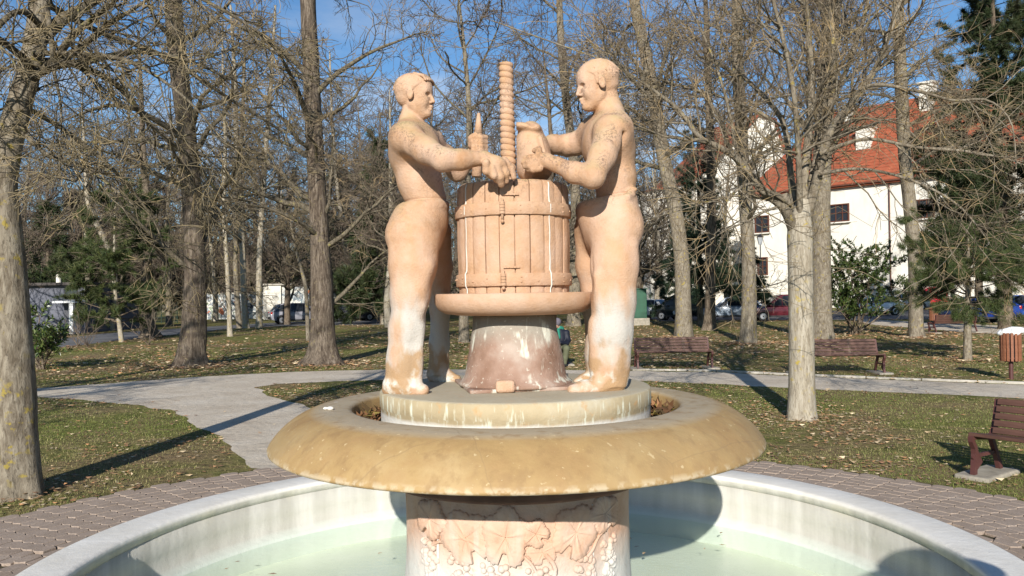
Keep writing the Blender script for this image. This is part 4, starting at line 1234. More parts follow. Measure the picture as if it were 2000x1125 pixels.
# --- the tall tree at the left edge
Y1 = ground(30, 968)[1]
c1 = base_px(30, 968, [(30, 968, 98), (27, 850, 84), (24, 700, 74), (18, 560, 66), (8, 430, 60), (5, 360, 54), (18, 285, 50), (44, 190, 44), (66, 110, 40), (78, 20, 38), (84, -90, 34), (80, -260, 28), (90, -480, 16), (96, -700, 6)])
ex1 = [pxc(e, Y1) for e in (
    [(74, 85, 26), (118, 42, 22, .1), (170, 12, 18, .2), (240, -40, 15, .4), (330, -140, 10, .8)],
    [(6, 380, 36), (-30, 300, 34, -.1), (-40, 180, 30, -.2), (-30, 40, 26, -.2), (-60, -160, 18, -.3)],
    [(80, 50, 12, -.1), (40, 22, 11, -.4), (0, 48, 10, -.6), (-60, 120, 7, -.9)],
    [(90, 10, 11, .1), (100, 70, 10, -.3), (104, 130, 8, -.5), (118, 200, 5, -.7), (120, 260, 3, -.8)],
    [(60, 120, 15, .1), (150, 128, 13, .3), (230, 168, 11, .6), (300, 250, 9, .9), (385, 320, 6, 1.2), (450, 420, 3, 1.5)],
    [(66, 105, 12, -.1), (140, 105, 10, -.5), (250, 120, 8, -.8), (360, 190, 5, -1.), (440, 280, 3, -1.)],
    [(40, 205, 11, .1), (120, 250, 9, .4), (220, 330, 7, .8), (300, 430, 4, 1.1), (330, 520, 2.5, 1.2)],
    [(78, 0, 13, .1), (190, 60, 11, .8), (320, 110, 9, 1.4), (460, 200, 6, 2.0), (560, 260, 3, 2.4)],
    [(30, 240, 10, -.1), (90, 300, 8, -.5), (170, 330, 6, -.8), (260, 400, 3, -1.)],
    [(85, -100, 12), (200, -90, 10, .2), (360, -20, 8, .3), (500, 60, 5, .5), (600, 160, 3, .7)])]
tree('lime_tree', 'thick leaning tree trunk at the left edge beside the paving, forking up high', c1, M_BARKG, M_TWIGY, 21, 'bare deciduous trees in the park', (10, 190, 1700, 5200), (1.4, 3.0), .42, .02, -.10, .0040, 40, ex1, .22, k2=.42, ml=M_LIMB)

# --- the pale pollarded tree at the right
Y4 = ground(1565, 819)[1]
c4 = base_px(1565, 819, [(1565, 819, 56), (1565, 760, 50), (1565, 680, 48), (1564, 590, 47), (1563, 500, 47), (1562, 455, 48), (1564, 425, 40), (1570, 390, 26)])
ex4 = [pxc(e, Y4) for e in (
    [(1552, 452, 24), (1530, 405, 20, -.2), (1488, 372, 17, -.3), (1440, 312, 14, -.4), (1400, 286, 12, -.5), (1365, 268, 10, -.6), (1325, 214, 8, -.7), (1270, 172, 6, -.8), (1232, 145, 4, -.9)],
    [(1556, 450, 18), (1548, 370, 15, .2), (1532, 245, 11, .4), (1490, 186, 9, .5), (1440, 135, 7, .6), (1408, 70, 6, .7), (1392, -20, 5, .8), (1380, -160, 3, .9)],
    [(1566, 440, 22), (1572, 330, 17, .1), (1584, 210, 14, .2), (1582, 100, 12, .2), (1570, -40, 9, .2), (1560, -240, 5, .3)],
    [(1572, 445, 20), (1600, 335, 17, -.1), (1622, 255, 15, -.2), (1672, 190, 13, -.2), (1712, 130, 11, -.2), (1742, 50, 10, -.1), (1768, -40, 8), (1790, -180, 5)],
    [(1570, 440, 16), (1590, 330, 14, .3), (1620, 220, 12, .5), (1626, 90, 11, .5), (1618, -60, 8, .4), (1630, -240, 4, .4)],
    [(1562, 445, 14), (1560, 330, 12, -.3), (1552, 200, 11, -.5), (1530, 80, 9, -.7), (1500, -40, 7, -.8), (1480, -180, 4, -.9)],
    [(1640, 240, 9, -.3), (1680, 178, 8, -.6), (1722, 166, 7, -.8), (1800, 180, 6, -1), (1862, 196, 5, -1.2), (1930, 196, 4, -1.4), (1975, 240, 3, -1.5), (1985, 330, 2, -1.5)],
    [(1602, 300, 9, -.2), (1690, 272, 7, -.5), (1790, 288, 6, -.8), (1890, 296, 5, -1), (1990, 318, 3, -1.2), (2060, 360, 2, -1.3)],
    [(1600, 340, 8, -.2), (1680, 330, 6, -.6), (1780, 352, 5, -1), (1870, 400, 4, -1.3), (1930, 470, 2, -1.4)],
    [(1545, 400, 7, -.2), (1470, 360, 6, -.7), (1420, 390, 5, -1.0), (1402, 430, 3, -1.2)],
    [(1440, 300, 7, -.4), (1420, 200, 6, -.5), (1395, 120, 5, -.5), (1360, 40, 4, -.5), (1300, -60, 3, -.6)],
    [(1535, 250, 6, .3), (1440, 200, 5, .1), (1320, 165, 4), (1220, 130, 3.4, -.1), (1100, 90, 3, -.2), (960, 40, 2.5, -.3)],
    [(1576, 420, 13), (1560, 350, 11, .5), (1600, 250, 10, .9), (1660, 120, 9, 1.1), (1700, -20, 7, 1.2), (1730, -200, 4, 1.2)],
    [(1545, 410, 16, -.1), (1536, 392, 17, -.1), (1532, 378, 15, -.1)])]
tree('pollard_tree', 'pale smooth trunk with yellow lichen splitting into upright limbs, nearest on the right lawn', c4, M_BARKP, M_TWIGT, 33, 'bare deciduous trees in the park', (0, 250, 2200, 6500), (2, 3), .8, .10, -.03, .0038, 36, ex4, .16, k2=.40, lump=.02, ml=M_BARKG)

# --- trees standing about the lawn, each with its own trunk
GT = 'bare deciduous trees in the park'
def lawn_tree(name, label, bpx, bpy, pts, mb, mt, seed, L, len1, **k):
    c = base_px(bpx, bpy, pts); Yd = c[0][1]
    k.setdefault('twr', max(.0035, .00023 * Yd))
    return tree(name, label, c, mb, mt, seed, GT, L, len1, **k)
lawn_tree('oak_tree', 'stout dark trunk with flared foot and pale bark patches left of the gravel path', 378, 716,
    [(378, 716, 62), (378, 690, 50), (380, 640, 46), (383, 560, 42), (382, 460, 38), (376, 360, 38), (366, 250, 36), (350, 120, 36), (340, 0, 34), (332, -160, 28), (326, -400, 14)], M_BARKD, M_TWIGY, 41, (28, 220, 1400, 4200), (3.0, 6.0), t0=.26, up=.03, droop=-.06, lump=.07, flare=.4)
lawn_tree('oak_tree', 'stout straight trunk with spreading roots just left of the stone figures', 632, 712,
    [(632, 712, 72), (632, 690, 54), (632, 650, 48), (630, 560, 45), (624, 440, 38), (617, 300, 35), (610, 150, 33), (603, 0, 31), (600, -180, 26), (596, -420, 12)], M_BARKD, M_TWIGT, 42, (28, 210, 1300, 4000), (2.8, 5.5), t0=.26, up=.03, droop=-.05, lump=.06, flare=.45)
lawn_tree('maple_tree', 'thick speckled grey trunk directly behind the pale pollarded tree', 1605, 664,
    [(1605, 664, 40), (1604, 620, 36), (1603, 520, 35), (1602, 400, 34), (1606, 300, 33), (1612, 180, 32), (1622, 60, 30), (1630, -80, 26), (1640, -300, 14)], M_BARKG, M_TWIGB, 43, (30, 240, 1500, 4200), (3.0, 6.0), t0=.42, up=.22, a1=(.35, .85))
lawn_tree('maple_tree', 'grey trunk rising from behind the left park bench, right of the figures', 1335, 660,
    [(1335, 660, 34), (1334, 600, 30), (1330, 500, 28), (1318, 410, 27), (1296, 310, 25), (1280, 210, 24), (1262, 110, 22), (1240, 10, 20), (1226, -120, 17), (1215, -300, 9)], M_BARKG, M_TWIGB, 44, (24, 210, 1400, 4000), (3.2, 6.2), t0=.30, up=.06)
lawn_tree('maple_tree', 'mottled grey trunk between the two long benches', 1461, 672,
    [(1461, 672, 36), (1462, 640, 31), (1463, 560, 29), (1460, 460, 26), (1452, 350, 25), (1447, 240, 24), (1441, 130, 23), (1440, 0, 20), (1446, -150, 16), (1450, -330, 8)], M_BARKG, M_TWIGB, 45, (24, 210, 1400, 4000), (3.0, 5.6), t0=.34, up=.10)
lawn_tree('maple_tree', 'grey trunk on the right lawn, left of the small pine', 1791, 660,
    [(1791, 660, 30), (1790, 620, 26), (1788, 520, 24), (1780, 420, 24), (1769, 320, 23), (1763, 210, 24), (1758, 100, 22), (1754, -20, 19), (1750, -180, 13), (1745, -320, 7)], M_BARKG, M_TWIGT, 46, (16, 130, 900, 2600), (2.8, 5.2), t0=.42, up=.05)
lawn_tree('maple_tree', 'slim trunk with dark shaded side between the left bench and the parked cars', 1384, 645,
    [(1384, 645, 26), (1386, 610, 20), (1388, 520, 18), (1389, 420, 17), (1388, 300, 15), (1384, 180, 13), (1380, 60, 10), (1376, -60, 5)], M_BARKB, M_TWIGB, 47, (14, 110, 600, 1800), (2.2, 4.4), t0=.45)
lawn_tree('maple_tree', 'grey trunk whose foot shows behind the seated man, under the press tray', 1120, 637,
    [(1120, 637, 30), (1120, 600, 24), (1122, 500, 22), (1124, 400, 20), (1118, 300, 18), (1106, 200, 16), (1096, 90, 14), (1092, -30, 11), (1088, -180, 6)], M_BARKG, M_TWIGB, 48, (18, 150, 900, 2600), (3.5, 7), t0=.40, up=.10)
lawn_tree('birch_tree', 'slender pale trunk left of the two stout oaks, in the middle of the left lawn', 449, 657,
    [(449, 657, 12), (447, 600, 9.5), (442, 500, 9), (437, 400, 8), (440, 280, 7), (436, 160, 5), (434, 40, 3)], M_BARKP, M_TWIGB, 49, (14, 90, 420, 1200), (2, 4.2), t0=.35, flare=.15)
lawn_tree('birch_tree', 'pale trunk in front of the sprayed wall, thickest of the row of three', 481, 641,
    [(481, 641, 15), (478, 600, 12.5), (474, 500, 12), (470, 400, 11), (462, 280, 10), (458, 150, 8), (450, 10, 4)], M_BARKP, M_TWIGB, 50, (16, 110, 500, 1500), (3, 6), t0=.35, flare=.15)
lawn_tree('birch_tree', 'pale trunk in front of the garage, right end of the row of three', 506, 641,
    [(506, 641, 14), (506, 600, 12), (507, 500, 11), (512, 400, 10), (520, 280, 9), (530, 150, 7), (538, 10, 4)], M_BARKP, M_TWIGB, 51, (16, 110, 500, 1500), (3, 6), t0=.35, flare=.15)
lawn_tree('birch_tree', 'greyish trunk half hidden behind the row of pale trunks by the sprayed wall', 466, 641,
    [(468, 640, 12), (464, 600, 11), (460, 520, 10), (462, 420, 9), (470, 300, 8), (476, 160, 6), (480, 30, 3)], M_BARKG, M_TWIGB, 52, (14, 90, 420, 1300), (3, 6), t0=.4, flare=.15)
lawn_tree('birch_tree', 'thin leaning grey stem hugging the left side of the straight oak', 600, 665,
    [(602, 665, 8), (600, 610, 7.5), (597, 560, 7), (590, 530, 6.5), (583, 505, 6), (574, 470, 5), (566, 420, 3)], M_BARKG, M_TWIGY, 53, (10, 60, 260, 700), (1.4, 2.6), t0=.4, flare=.15)
lawn_tree('birch_tree', 'leaning pinkish trunk beside the dark red car on the left', 692, 625,
    [(692, 625, 11), (688, 590, 10), (681, 530, 9.5), (672, 470, 9), (664, 410, 8), (655, 330, 7), (648, 220, 5), (644, 100, 3)], M_BARKP, M_TWIGB, 54, (16, 100, 480, 1400), (3, 6.5), t0=.4, flare=.15)
lawn_tree('birch_tree', 'thin white sapling trunk close to the left figure, with bare side branches', 748, 633,
    [(748, 633, 6), (748, 590, 5), (749, 540, 4.6), (750, 480, 4), (752, 400, 3), (754, 330, 2)], M_BARKP, M_TWIGT, 55, (24, 120, 420, 900), (2.0, 4.6), t0=.18, a1=(1.1, 1.5), up=.0, droop=-.02, flare=.1)
lawn_tree('birch_tree', 'second thin sapling stem next to the white sapling by the left figure', 739, 627,
    [(739, 627, 6), (741, 590, 5.4), (742, 520, 5), (742, 440, 4.5), (744, 340, 4), (742, 220, 3)], M_BARKG, M_TWIGB, 56, (18, 100, 420, 900), (2.4, 5), t0=.3, flare=.1)
lawn_tree('willow_tree', 'dark leaning trunk with a wide foot beyond the road on the left', 290, 659,
    [(296, 659, 38), (292, 640, 26), (282, 600, 22), (284, 550, 19), (290, 480, 17), (286, 400, 15), (280, 300, 12), (276, 180, 8), (270, 60, 4)], M_BARKB, M_TWIGB, 57, (18, 130, 700, 2000), (3, 6), t0=.3, flare=.5)
lawn_tree('ash_tree', 'pale leaning trunk beside the grey flat building on the left', 218, 646,
    [(216, 646, 14), (221, 620, 11), (226, 590, 10), (222, 520, 10), (206, 470, 11), (186, 430, 11), (172, 390, 9), (166, 300, 6), (160, 200, 3)], M_BARKP, M_TWIGB, 58, (14, 110, 560, 1600), (3, 5.5), t0=.4)

# --- trees further back: six prototypes, copied with their own turn and size
def far_protos():
    pr = []
    for i in range(6):
        r = random.Random(70 + i)
        h = r.uniform(13, 17); R = r.uniform(.16, .26)
        c = [(0, 0, -.05, R * 1.2), (r.uniform(-.1, .1), 0, 1.5, R), (r.uniform(-.3, .3), r.uniform(-.3, .3), h * .3, R * .85), (r.uniform(-.6, .6), r.uniform(-.5, .5), h * .6, R * .6), (r.uniform(-.8, .8), r.uniform(-.6, .6), h, .02)]
        o = tree('bare_tree', 'bare tree', c, (M_BARKG, M_BARKB, M_BARKP)[i % 3], M_TWIGB, 80 + i, 'bare trees standing further back in the park', (30, 230, 1200, 3400), (3.0, 6.4), t0=(.13, .24, .30)[i % 3], up=.08, droop=-.02, twr=.0105, sides=12)
        pr.append(o)
    return pr
PROT = far_protos()
far = [  # picture column, distance, size, what it stands by
    (905, 34, 1.0, 'bare tree with a tall dark trunk seen between the left figure and the screw'), (1062, 46, 1.05, 'bare forked tree behind the stone sack'), (1180, 60, 1.1, 'bare tree behind the right figure'),
    (1015, 62, 1.05, 'bare tree rising behind the screw'), (850, 58, 1.0, 'bare tree behind the head of the left figure'), (760, 52, 1.05, 'bare tree behind the back of the left figure'),
    (700, 66, 1.1, 'bare tree beyond the dark red car on the left'), (560, 60, .95, 'bare tree above the garage roof'), (420, 72, 1.05, 'bare tree above the sprayed wall'), (330, 64, 1.0, 'bare tree behind the fence, right of the leaning willow'),
    (250, 80, 1.1, 'bare tree behind the small pine on the left'), (140, 74, .9, 'bare tree behind the grey flat building'), (85, 88, 1.0, 'bare tree seen past the left edge trunk, over the flat roof'),
    (1245, 52, 1.0, 'bare tree behind the green cabinet'), (1285, 66, 1.0, 'bare tree before the left end of the white building'), (1420, 60, .95, 'bare tree before the white gable'),
    (950, 84, 1.2, 'bare tree far behind the raised fist'), (640, 88, 1.2, 'bare tree far behind the straight oak'),
    (500, 92, 1.2, 'bare tree far behind the row of pale trunks'), (380, 96, 1.2, 'bare tree far behind the stout oak'), (200, 98, 1.2, 'bare tree far behind the flat building'), (1100, 92, 1.2, 'bare tree far behind the right figure arm'),
    (800, 96, 1.2, 'bare tree far behind the left figure'), (1860, 62, .8, 'bare tree between the blue car and the white wall'), (20, 60, 1.0, 'bare tree far left behind the thick leaning trunk'), (-60, 40, 1.0, 'bare tree just beyond the left edge'), (2070, 44, 1.0, 'bare tree just beyond the right edge')]
far += [(x, 68 + (i * 29) % 26, 1.05 + .06 * (i % 3), 0) for i, x in enumerate(range(50, 1300, 62))]
far += [(x, 104 + (i * 37) % 40, 1.15 + .05 * (i % 4), None) for i, x in enumerate(range(60, 1260, 52))]
far += [(-13.0, 5.0, 1.1, 'bare tree left of the thick leaning trunk')]
rf = random.Random(9)
for i, (px, Y, s, lb) in enumerate(far):
    o = PROT[i % 6] if i < 6 else copy_tree(PROT[i % 6])
    o.location = (px if px < -5 and Y < 20 else gx(px, Y), Y, 0); o.rotation_euler = (0, 0, rf.uniform(0, 6.28)); o.scale = (s, s, s * rf.uniform(.92, 1.1))
    if lb: o['label'] = lb
    elif lb == 0:
        o['label'] = 'bare tree of the thicket standing between the left lawn and the distant woodland'; o['group'] = 'trees of the thicket beyond the lawn'
    else:
        o['label'] = 'bare tree in the distant belt of woodland across the back of the park'; o['group'] = 'trees of the distant belt of woodland'

# --- evergreens
def needles(r, tips, dirs, n, ln, w, cols, spread=1.0):
    N = len(tips)
    d = nrm(np.repeat(dirs, n, 0) * .55 + r.normal(0, .55 * spread, (N * n, 3)))
    p = np.repeat(tips, n, 0) + r.normal(0, .03, (N * n, 3))
    l = ln * r.uniform(.6, 1.25, N * n)[:, None]
    q = nrm(np.cross(d, r.normal(0, 1, (N * n, 3)))) * w
    V = np.stack([p - q, p + q, p + d * l], 1).reshape(-1, 3)
    c = np.array(cols)[r.integers(0, len(cols), N)] * r.uniform(.75, 1.25, (N, 1))
    c = np.repeat(c, n, 0) * r.uniform(.85, 1.15, (N * n, 1))
    return V, np.repeat(c, 3, 0)
PINE = [(.05, .072, .020), (.065, .088, .024), (.036, .056, .017), (.085, .095, .03), (.058, .066, .026)]
DARK = [(.030, .046, .016), (.042, .060, .020), (.022, .036, .014), (.055, .066, .024), (.045, .045, .022)]
SPR = [(.022, .042, .022), (.03, .055, .028), (.018, .034, .018), (.04, .06, .03)]
def conifer(name, label, x, y, ctrl, mb, seed, nb, tb, blen, down, ntip, nn, nl, nw, cols, cat='tree', group=None, taper=True, tuft=.4):
    r = np.random.default_rng(seed)
    root = empty(name, (x, y, 0), 0, label, cat, group)
    me, pts, rad = trunk_mesh('trunk', ctrl, mb, seed, 14, 30, .25, .05)
    link('trunk', me, root)
    p, d, rr, t = spawn(r, pts[None], rad[None], nb, tb, .99, 1.2, 1.7)
    if taper: ln = blen * (1.08 - (t - tb) / (1 - tb)) * r.uniform(.7, 1.15, nb)
    else: ln = blen * (1.0 - .45 * np.abs((t - tb) / (1 - tb) - .35)) * r.uniform(.6, 1.15, nb)
    l1 = grow(r, p, d, ln, np.minimum(rr * .35, .015 + ln * .012), np.full(nb, .006), 8, .08, (0, 0, down))
    p2, d2, rr2, t2 = spawn(r, *l1, nb * 7, .25, 1, .5, 1.0)
    l2 = grow(r, p2, d2, np.maximum(.18, blen * .22) * r.uniform(.5, 1.4, nb * 7), np.full(nb * 7, .008), np.full(nb * 7, .004), 4, .12, (0, 0, -down * .5))
    br = link('branches', crown_mesh('branches', r, [(*l1, 6, 0), (*l2, 3, 0)], [M_BARKB]), root)
    p3, d3, _, _ = spawn(r, *l2, ntip, .1, 1, .1, tuft)
    V, c = needles(r, p3, d3, nn, nl, nw, cols)
    link('foliage', raw_mesh('foliage', V, np.arange(len(V)).reshape(-1, 3), M_LEAF, cols=c, smooth=False), root)
    return root
def sp(h, R, lean=0): return [(0, 0, -.05, R * 1.15), (lean * .2, 0, h * .2, R), (lean * .6, 0, h * .5, R * .7), (lean, 0, h, .02)]
CG = 'evergreen trees in the park'
x, y = ground(1889, 704); s0 = y / F
conifer('pine_tree', 'small pine with flat spreading needle tufts and a pale leaning trunk near the right edge', x, y,
        [(0, 0, -.05, .115), (.02, 0, .7, .10), (.04, 0, 1.3, .085), (.07, 0, 2.2, .06), (.1, 0, 3.6, .015)], M_BARKG, 101, 60, .50, 1.9, -.01, 4200, 24, .12, .0045, PINE, group=CG, taper=False)
Yp = 38; conifer('pine_tree', 'large pine with dark clumped crown in the upper right corner', gx(1965, Yp), Yp, sp(18, .27, -.4), M_BARKB, 102, 130, .36, 4.6, .02, 15000, 16, .30, .017, DARK, group=CG)
Yp = 58; conifer('pine_tree', 'dark pine behind the large pine, in front of the white building', gx(1912, Yp), Yp, sp(12, .24, .3), M_BARKB, 103, 90, .36, 4.2, .0, 8000, 16, .36, .022, DARK, group=CG)
Yp = 47; conifer('spruce_tree', 'dark narrow spruce behind the left bench, in front of the white gable', gx(1368, Yp), Yp, sp(11.6, .17), M_BARKB, 104, 150, .27, 2.5, -.06, 6500, 16, .24, .012, SPR, group=CG)
Yp = 52; conifer('spruce_tree', 'low dark spruce just right of the mottled trunk by the lamp post', gx(1462, Yp), Yp, sp(5.2, .10), M_BARKB, 105, 60, .42, 1.3, -.05, 2000, 14, .20, .010, SPR, group=CG)
x, y = ground(238, 668)
conifer('pine_tree', 'bushy young pine on the left lawn in front of the road', x, y, [(0, 0, -.05, .13), (-.1, 0, .8, .11), (-.25, 0, 2, .09), (-.3, 0, 4.4, .06), (-.2, 0, 7.2, .02)], M_BARKP, 106, 80, .24, 2.6, .0, 4200, 18, .22, .010, PINE, group=CG, taper=False)
for px, Yp, h, bl, sd, lb in ((150, 76, 12, 2.6, 107, 'dark conifer rising behind the grey flat building'), (715, 72, 13, 3.4, 108, 'dark evergreen behind the saplings, left of the left figure'), (565, 96, 17, 4, 109, 'tall evergreen far behind the garage'), (665, 84, 16, 3.8, 110, 'tall evergreen far behind the leaning pinkish trunk'), (300, 84, 15, 4.2, 112, 'tall evergreen far behind the leaning willow'), (820, 86, 15, 4.0, 113, 'tall evergreen behind the head of the left figure'), (748, 58, 13, 3.6, 114, 'dark pine mass close behind the back of the left figure'), (95, 60, 9, 2.8, 117, 'dark pine clump seen just right of the left edge trunk')):
    conifer('spruce_tree', lb, gx(px, Yp), Yp, sp(h, .2), M_BARKB, sd, 90, .14, bl, -.02, 5000, 14, .50, .036, SPR if sd < 109 else DARK, group=CG)

def leafy(name, label, cat, x, y, stems, seed, nl, size, cols, R, h, z0, mb=M_BARKB, group=None):
    r = np.random.default_rng(seed)
    root = empty(name, (x, y, 0), 0, label, cat, group)
    P0 = np.zeros((stems, 3)); P0[:, :2] = r.normal(0, .07, (stems, 2)); P0[:, 2] = -.03
    D = nrm(np.stack([r.normal(0, .45, stems), r.normal(0, .45, stems), np.ones(stems)], -1))
    l1 = grow(r, P0, D, h * r.uniform(.7, 1.0, stems), np.full(stems, .035), np.full(stems, .008), 9, .12, (0, 0, .05))
    p, d, rr, t = spawn(r, *l1, stems * 16, .18, 1, .6, 1.3)
    l2 = grow(r, p, d, R * r.uniform(.4, 1.1, stems * 16), np.full(stems * 16, .010), np.full(stems * 16, .004), 6, .16, (0, 0, .05))
    link('stems', crown_mesh('stems', r, [(*l1, 7, 0), (*l2, 4, 0)], [mb]), root)
    p, d, _, _ = spawn(r, *l2, nl, .2, 1, .4, 1.3)
    k = p[:, 2] > z0; p, d = p[k], d[k]; n = len(p)
    d = nrm(d + np.array([0, 0, .1])); q = nrm(np.cross(d, r.normal(0, .6, (n, 3)) + np.array([0, 0, 1.])))
    nn = np.cross(q, d)
    l = size * r.uniform(.7, 1.3, n)[:, None]; wd = l * .21
    V = np.stack([p, p + d * l * .45 + q * wd + nn * l * .06, p + d * l - nn * l * .08, p + d * l * .45 - q * wd + nn * l * .06], 1)
    c = np.array(cols)[r.integers(0, len(cols), n)] * r.uniform(.75, 1.3, (n, 1))
    m = NB('glossy_leaf_' + name, .32, .5); m.col(m.attr('col'))
    link('foliage', raw_mesh('foliage', V.reshape(-1, 3), np.arange(4 * n).reshape(n, 4), m.m, cols=np.repeat(c, 4, 0), smooth=False), root)
    return root
x, y = ground(72, 686); y = 24; x = gx(78, 24)
leafy('rhododendron', 'glossy leaved rhododendron bush peeping out behind the thick left edge trunk', 'bush', x, y, 7, 120, 2300, .15, [(.05, .085, .02), (.09, .13, .035), (.035, .06, .018), (.14, .17, .05)], .62, 1.75, .5)
x, y = ground(1655, 655)
leafy('holly_tree', 'dense dark green evergreen bush with bare crooked stems behind the second bench', 'bush', x + .5, y + .5, 16, 121, 15000, .135, [(.03, .055, .012), (.045, .075, .018), (.025, .042, .012), (.085, .105, .03)], 1.15, 4.1, .8)
Yp = 82; leafy('laurel_bush', 'low dark green bush between the saplings and the dark red car', 'bush', gx(722, Yp), Yp, 10, 122, 3000, .3, [(.03, .06, .015), (.045, .08, .02)], 1.5, 2.4, .1)
def weeds():
    r = np.random.default_rng(4)
    for (px, py, lb) in ((152, 676, 'thin leafless shrub by the roadside, left of the small pine'), (172, 678, 'taller leafless shrub by the roadside in front of the pine'), (290, 674, 'leafless shrub in front of the leaning willow trunk')):
        x, y = ground(px, py); n = 9
        P0 = np.zeros((n, 3)); D = nrm(np.stack([r.normal(0, .5, n), r.normal(0, .4, n), np.ones(n)], -1))
        l1 = grow(r, P0, D, r.uniform(.8, 2.0, n), np.full(n, .014), np.full(n, .006), 7, .12, (0, 0, .05))
        p, d, _, _ = spawn(r, *l1, 50, .3, 1, .4, .9)
        l2 = grow(r, p, d, r.uniform(.2, .7, 50), np.full(50, .007), np.full(50, .004), 4, .15, (0, 0, .02))
        o = link('shrub', crown_mesh('shrub', r, [(*l1, 4, 0), (*l2, 3, 0)], [M_TWIGB]), None, (x, y, 0))
        tag(o, lb, 'shrub')
weeds()
def hill():
    th = np.linspace(math.radians(55), math.radians(150), 90)
    V = []; Q = []
    rows = [(190, 0.0), (230, .55), (290, .9), (380, 1.0)]
    for a in th:
        hh = 7 + 24 * max(0, math.sin((a - math.radians(85)) * 1.8)) + 2.5 * math.sin(a * 23) + 1.5 * math.sin(a * 51)
        for R_, k in rows: V.append((R_ * math.cos(a), R_ * math.sin(a), hh * k - .3))
    n = len(rows)
    for i in range(len(th) - 1):
        for k in range(n - 1): Q.append((i * n + k, i * n + k + 1, (i + 1) * n + k + 1, (i + 1) * n + k))
    b = NB('wooded_hill', .95, .05); p = b.pos()
    b.col(b.ramp(b.noise(.22, 6, p, .7), [(.3, (.065, .052, .048)), (.55, (.12, .095, .085)), (.75, (.17, .14, .12))])); b.bump(b.noise(.5, 4, p), 1., 2.)
    o = link('hill', raw_mesh('hill', V, Q, b.m)); o['kind'] = 'structure'
    # far-off bare wood on it, read as one mass
    r = np.random.default_rng(6); n = 15000
    a = r.uniform(math.radians(60), math.radians(128), n); R_ = r.uniform(150, 240, n)
    z0 = r.uniform(0, 1, n) ** 1.3 * (9 + 5 * np.sin(a * 31) + 3 * np.sin(a * 67)); 
    P0 = np.stack([R_ * np.cos(a), R_ * np.sin(a), z0], -1)
    D = nrm(np.stack([r.normal(0, .5, n), r.normal(0, .5, n), np.ones(n)], -1))
    l = grow(r, P0, D, r.uniform(2, 5, n), np.full(n, .07), np.full(n, .03), 4, .25, (0, 0, .05))
    n2 = 420; a = r.uniform(math.radians(60), math.radians(128), n2); R_ = r.uniform(150, 225, n2)
    l2 = grow(r, np.stack([R_ * np.cos(a), R_ * np.sin(a), 0 * a], -1), np.tile([0., 0, 1], (n2, 1)), r.uniform(9, 15, n2), np.full(n2, .25), np.full(n2, .06), 5, .05, (0, 0, .05))
    o = link('woods', crown_mesh('woods', r, [(*l, 3, 0), (*l2, 5, 0)], [M_TWIGB])); o['kind'] = 'stuff'
hill()

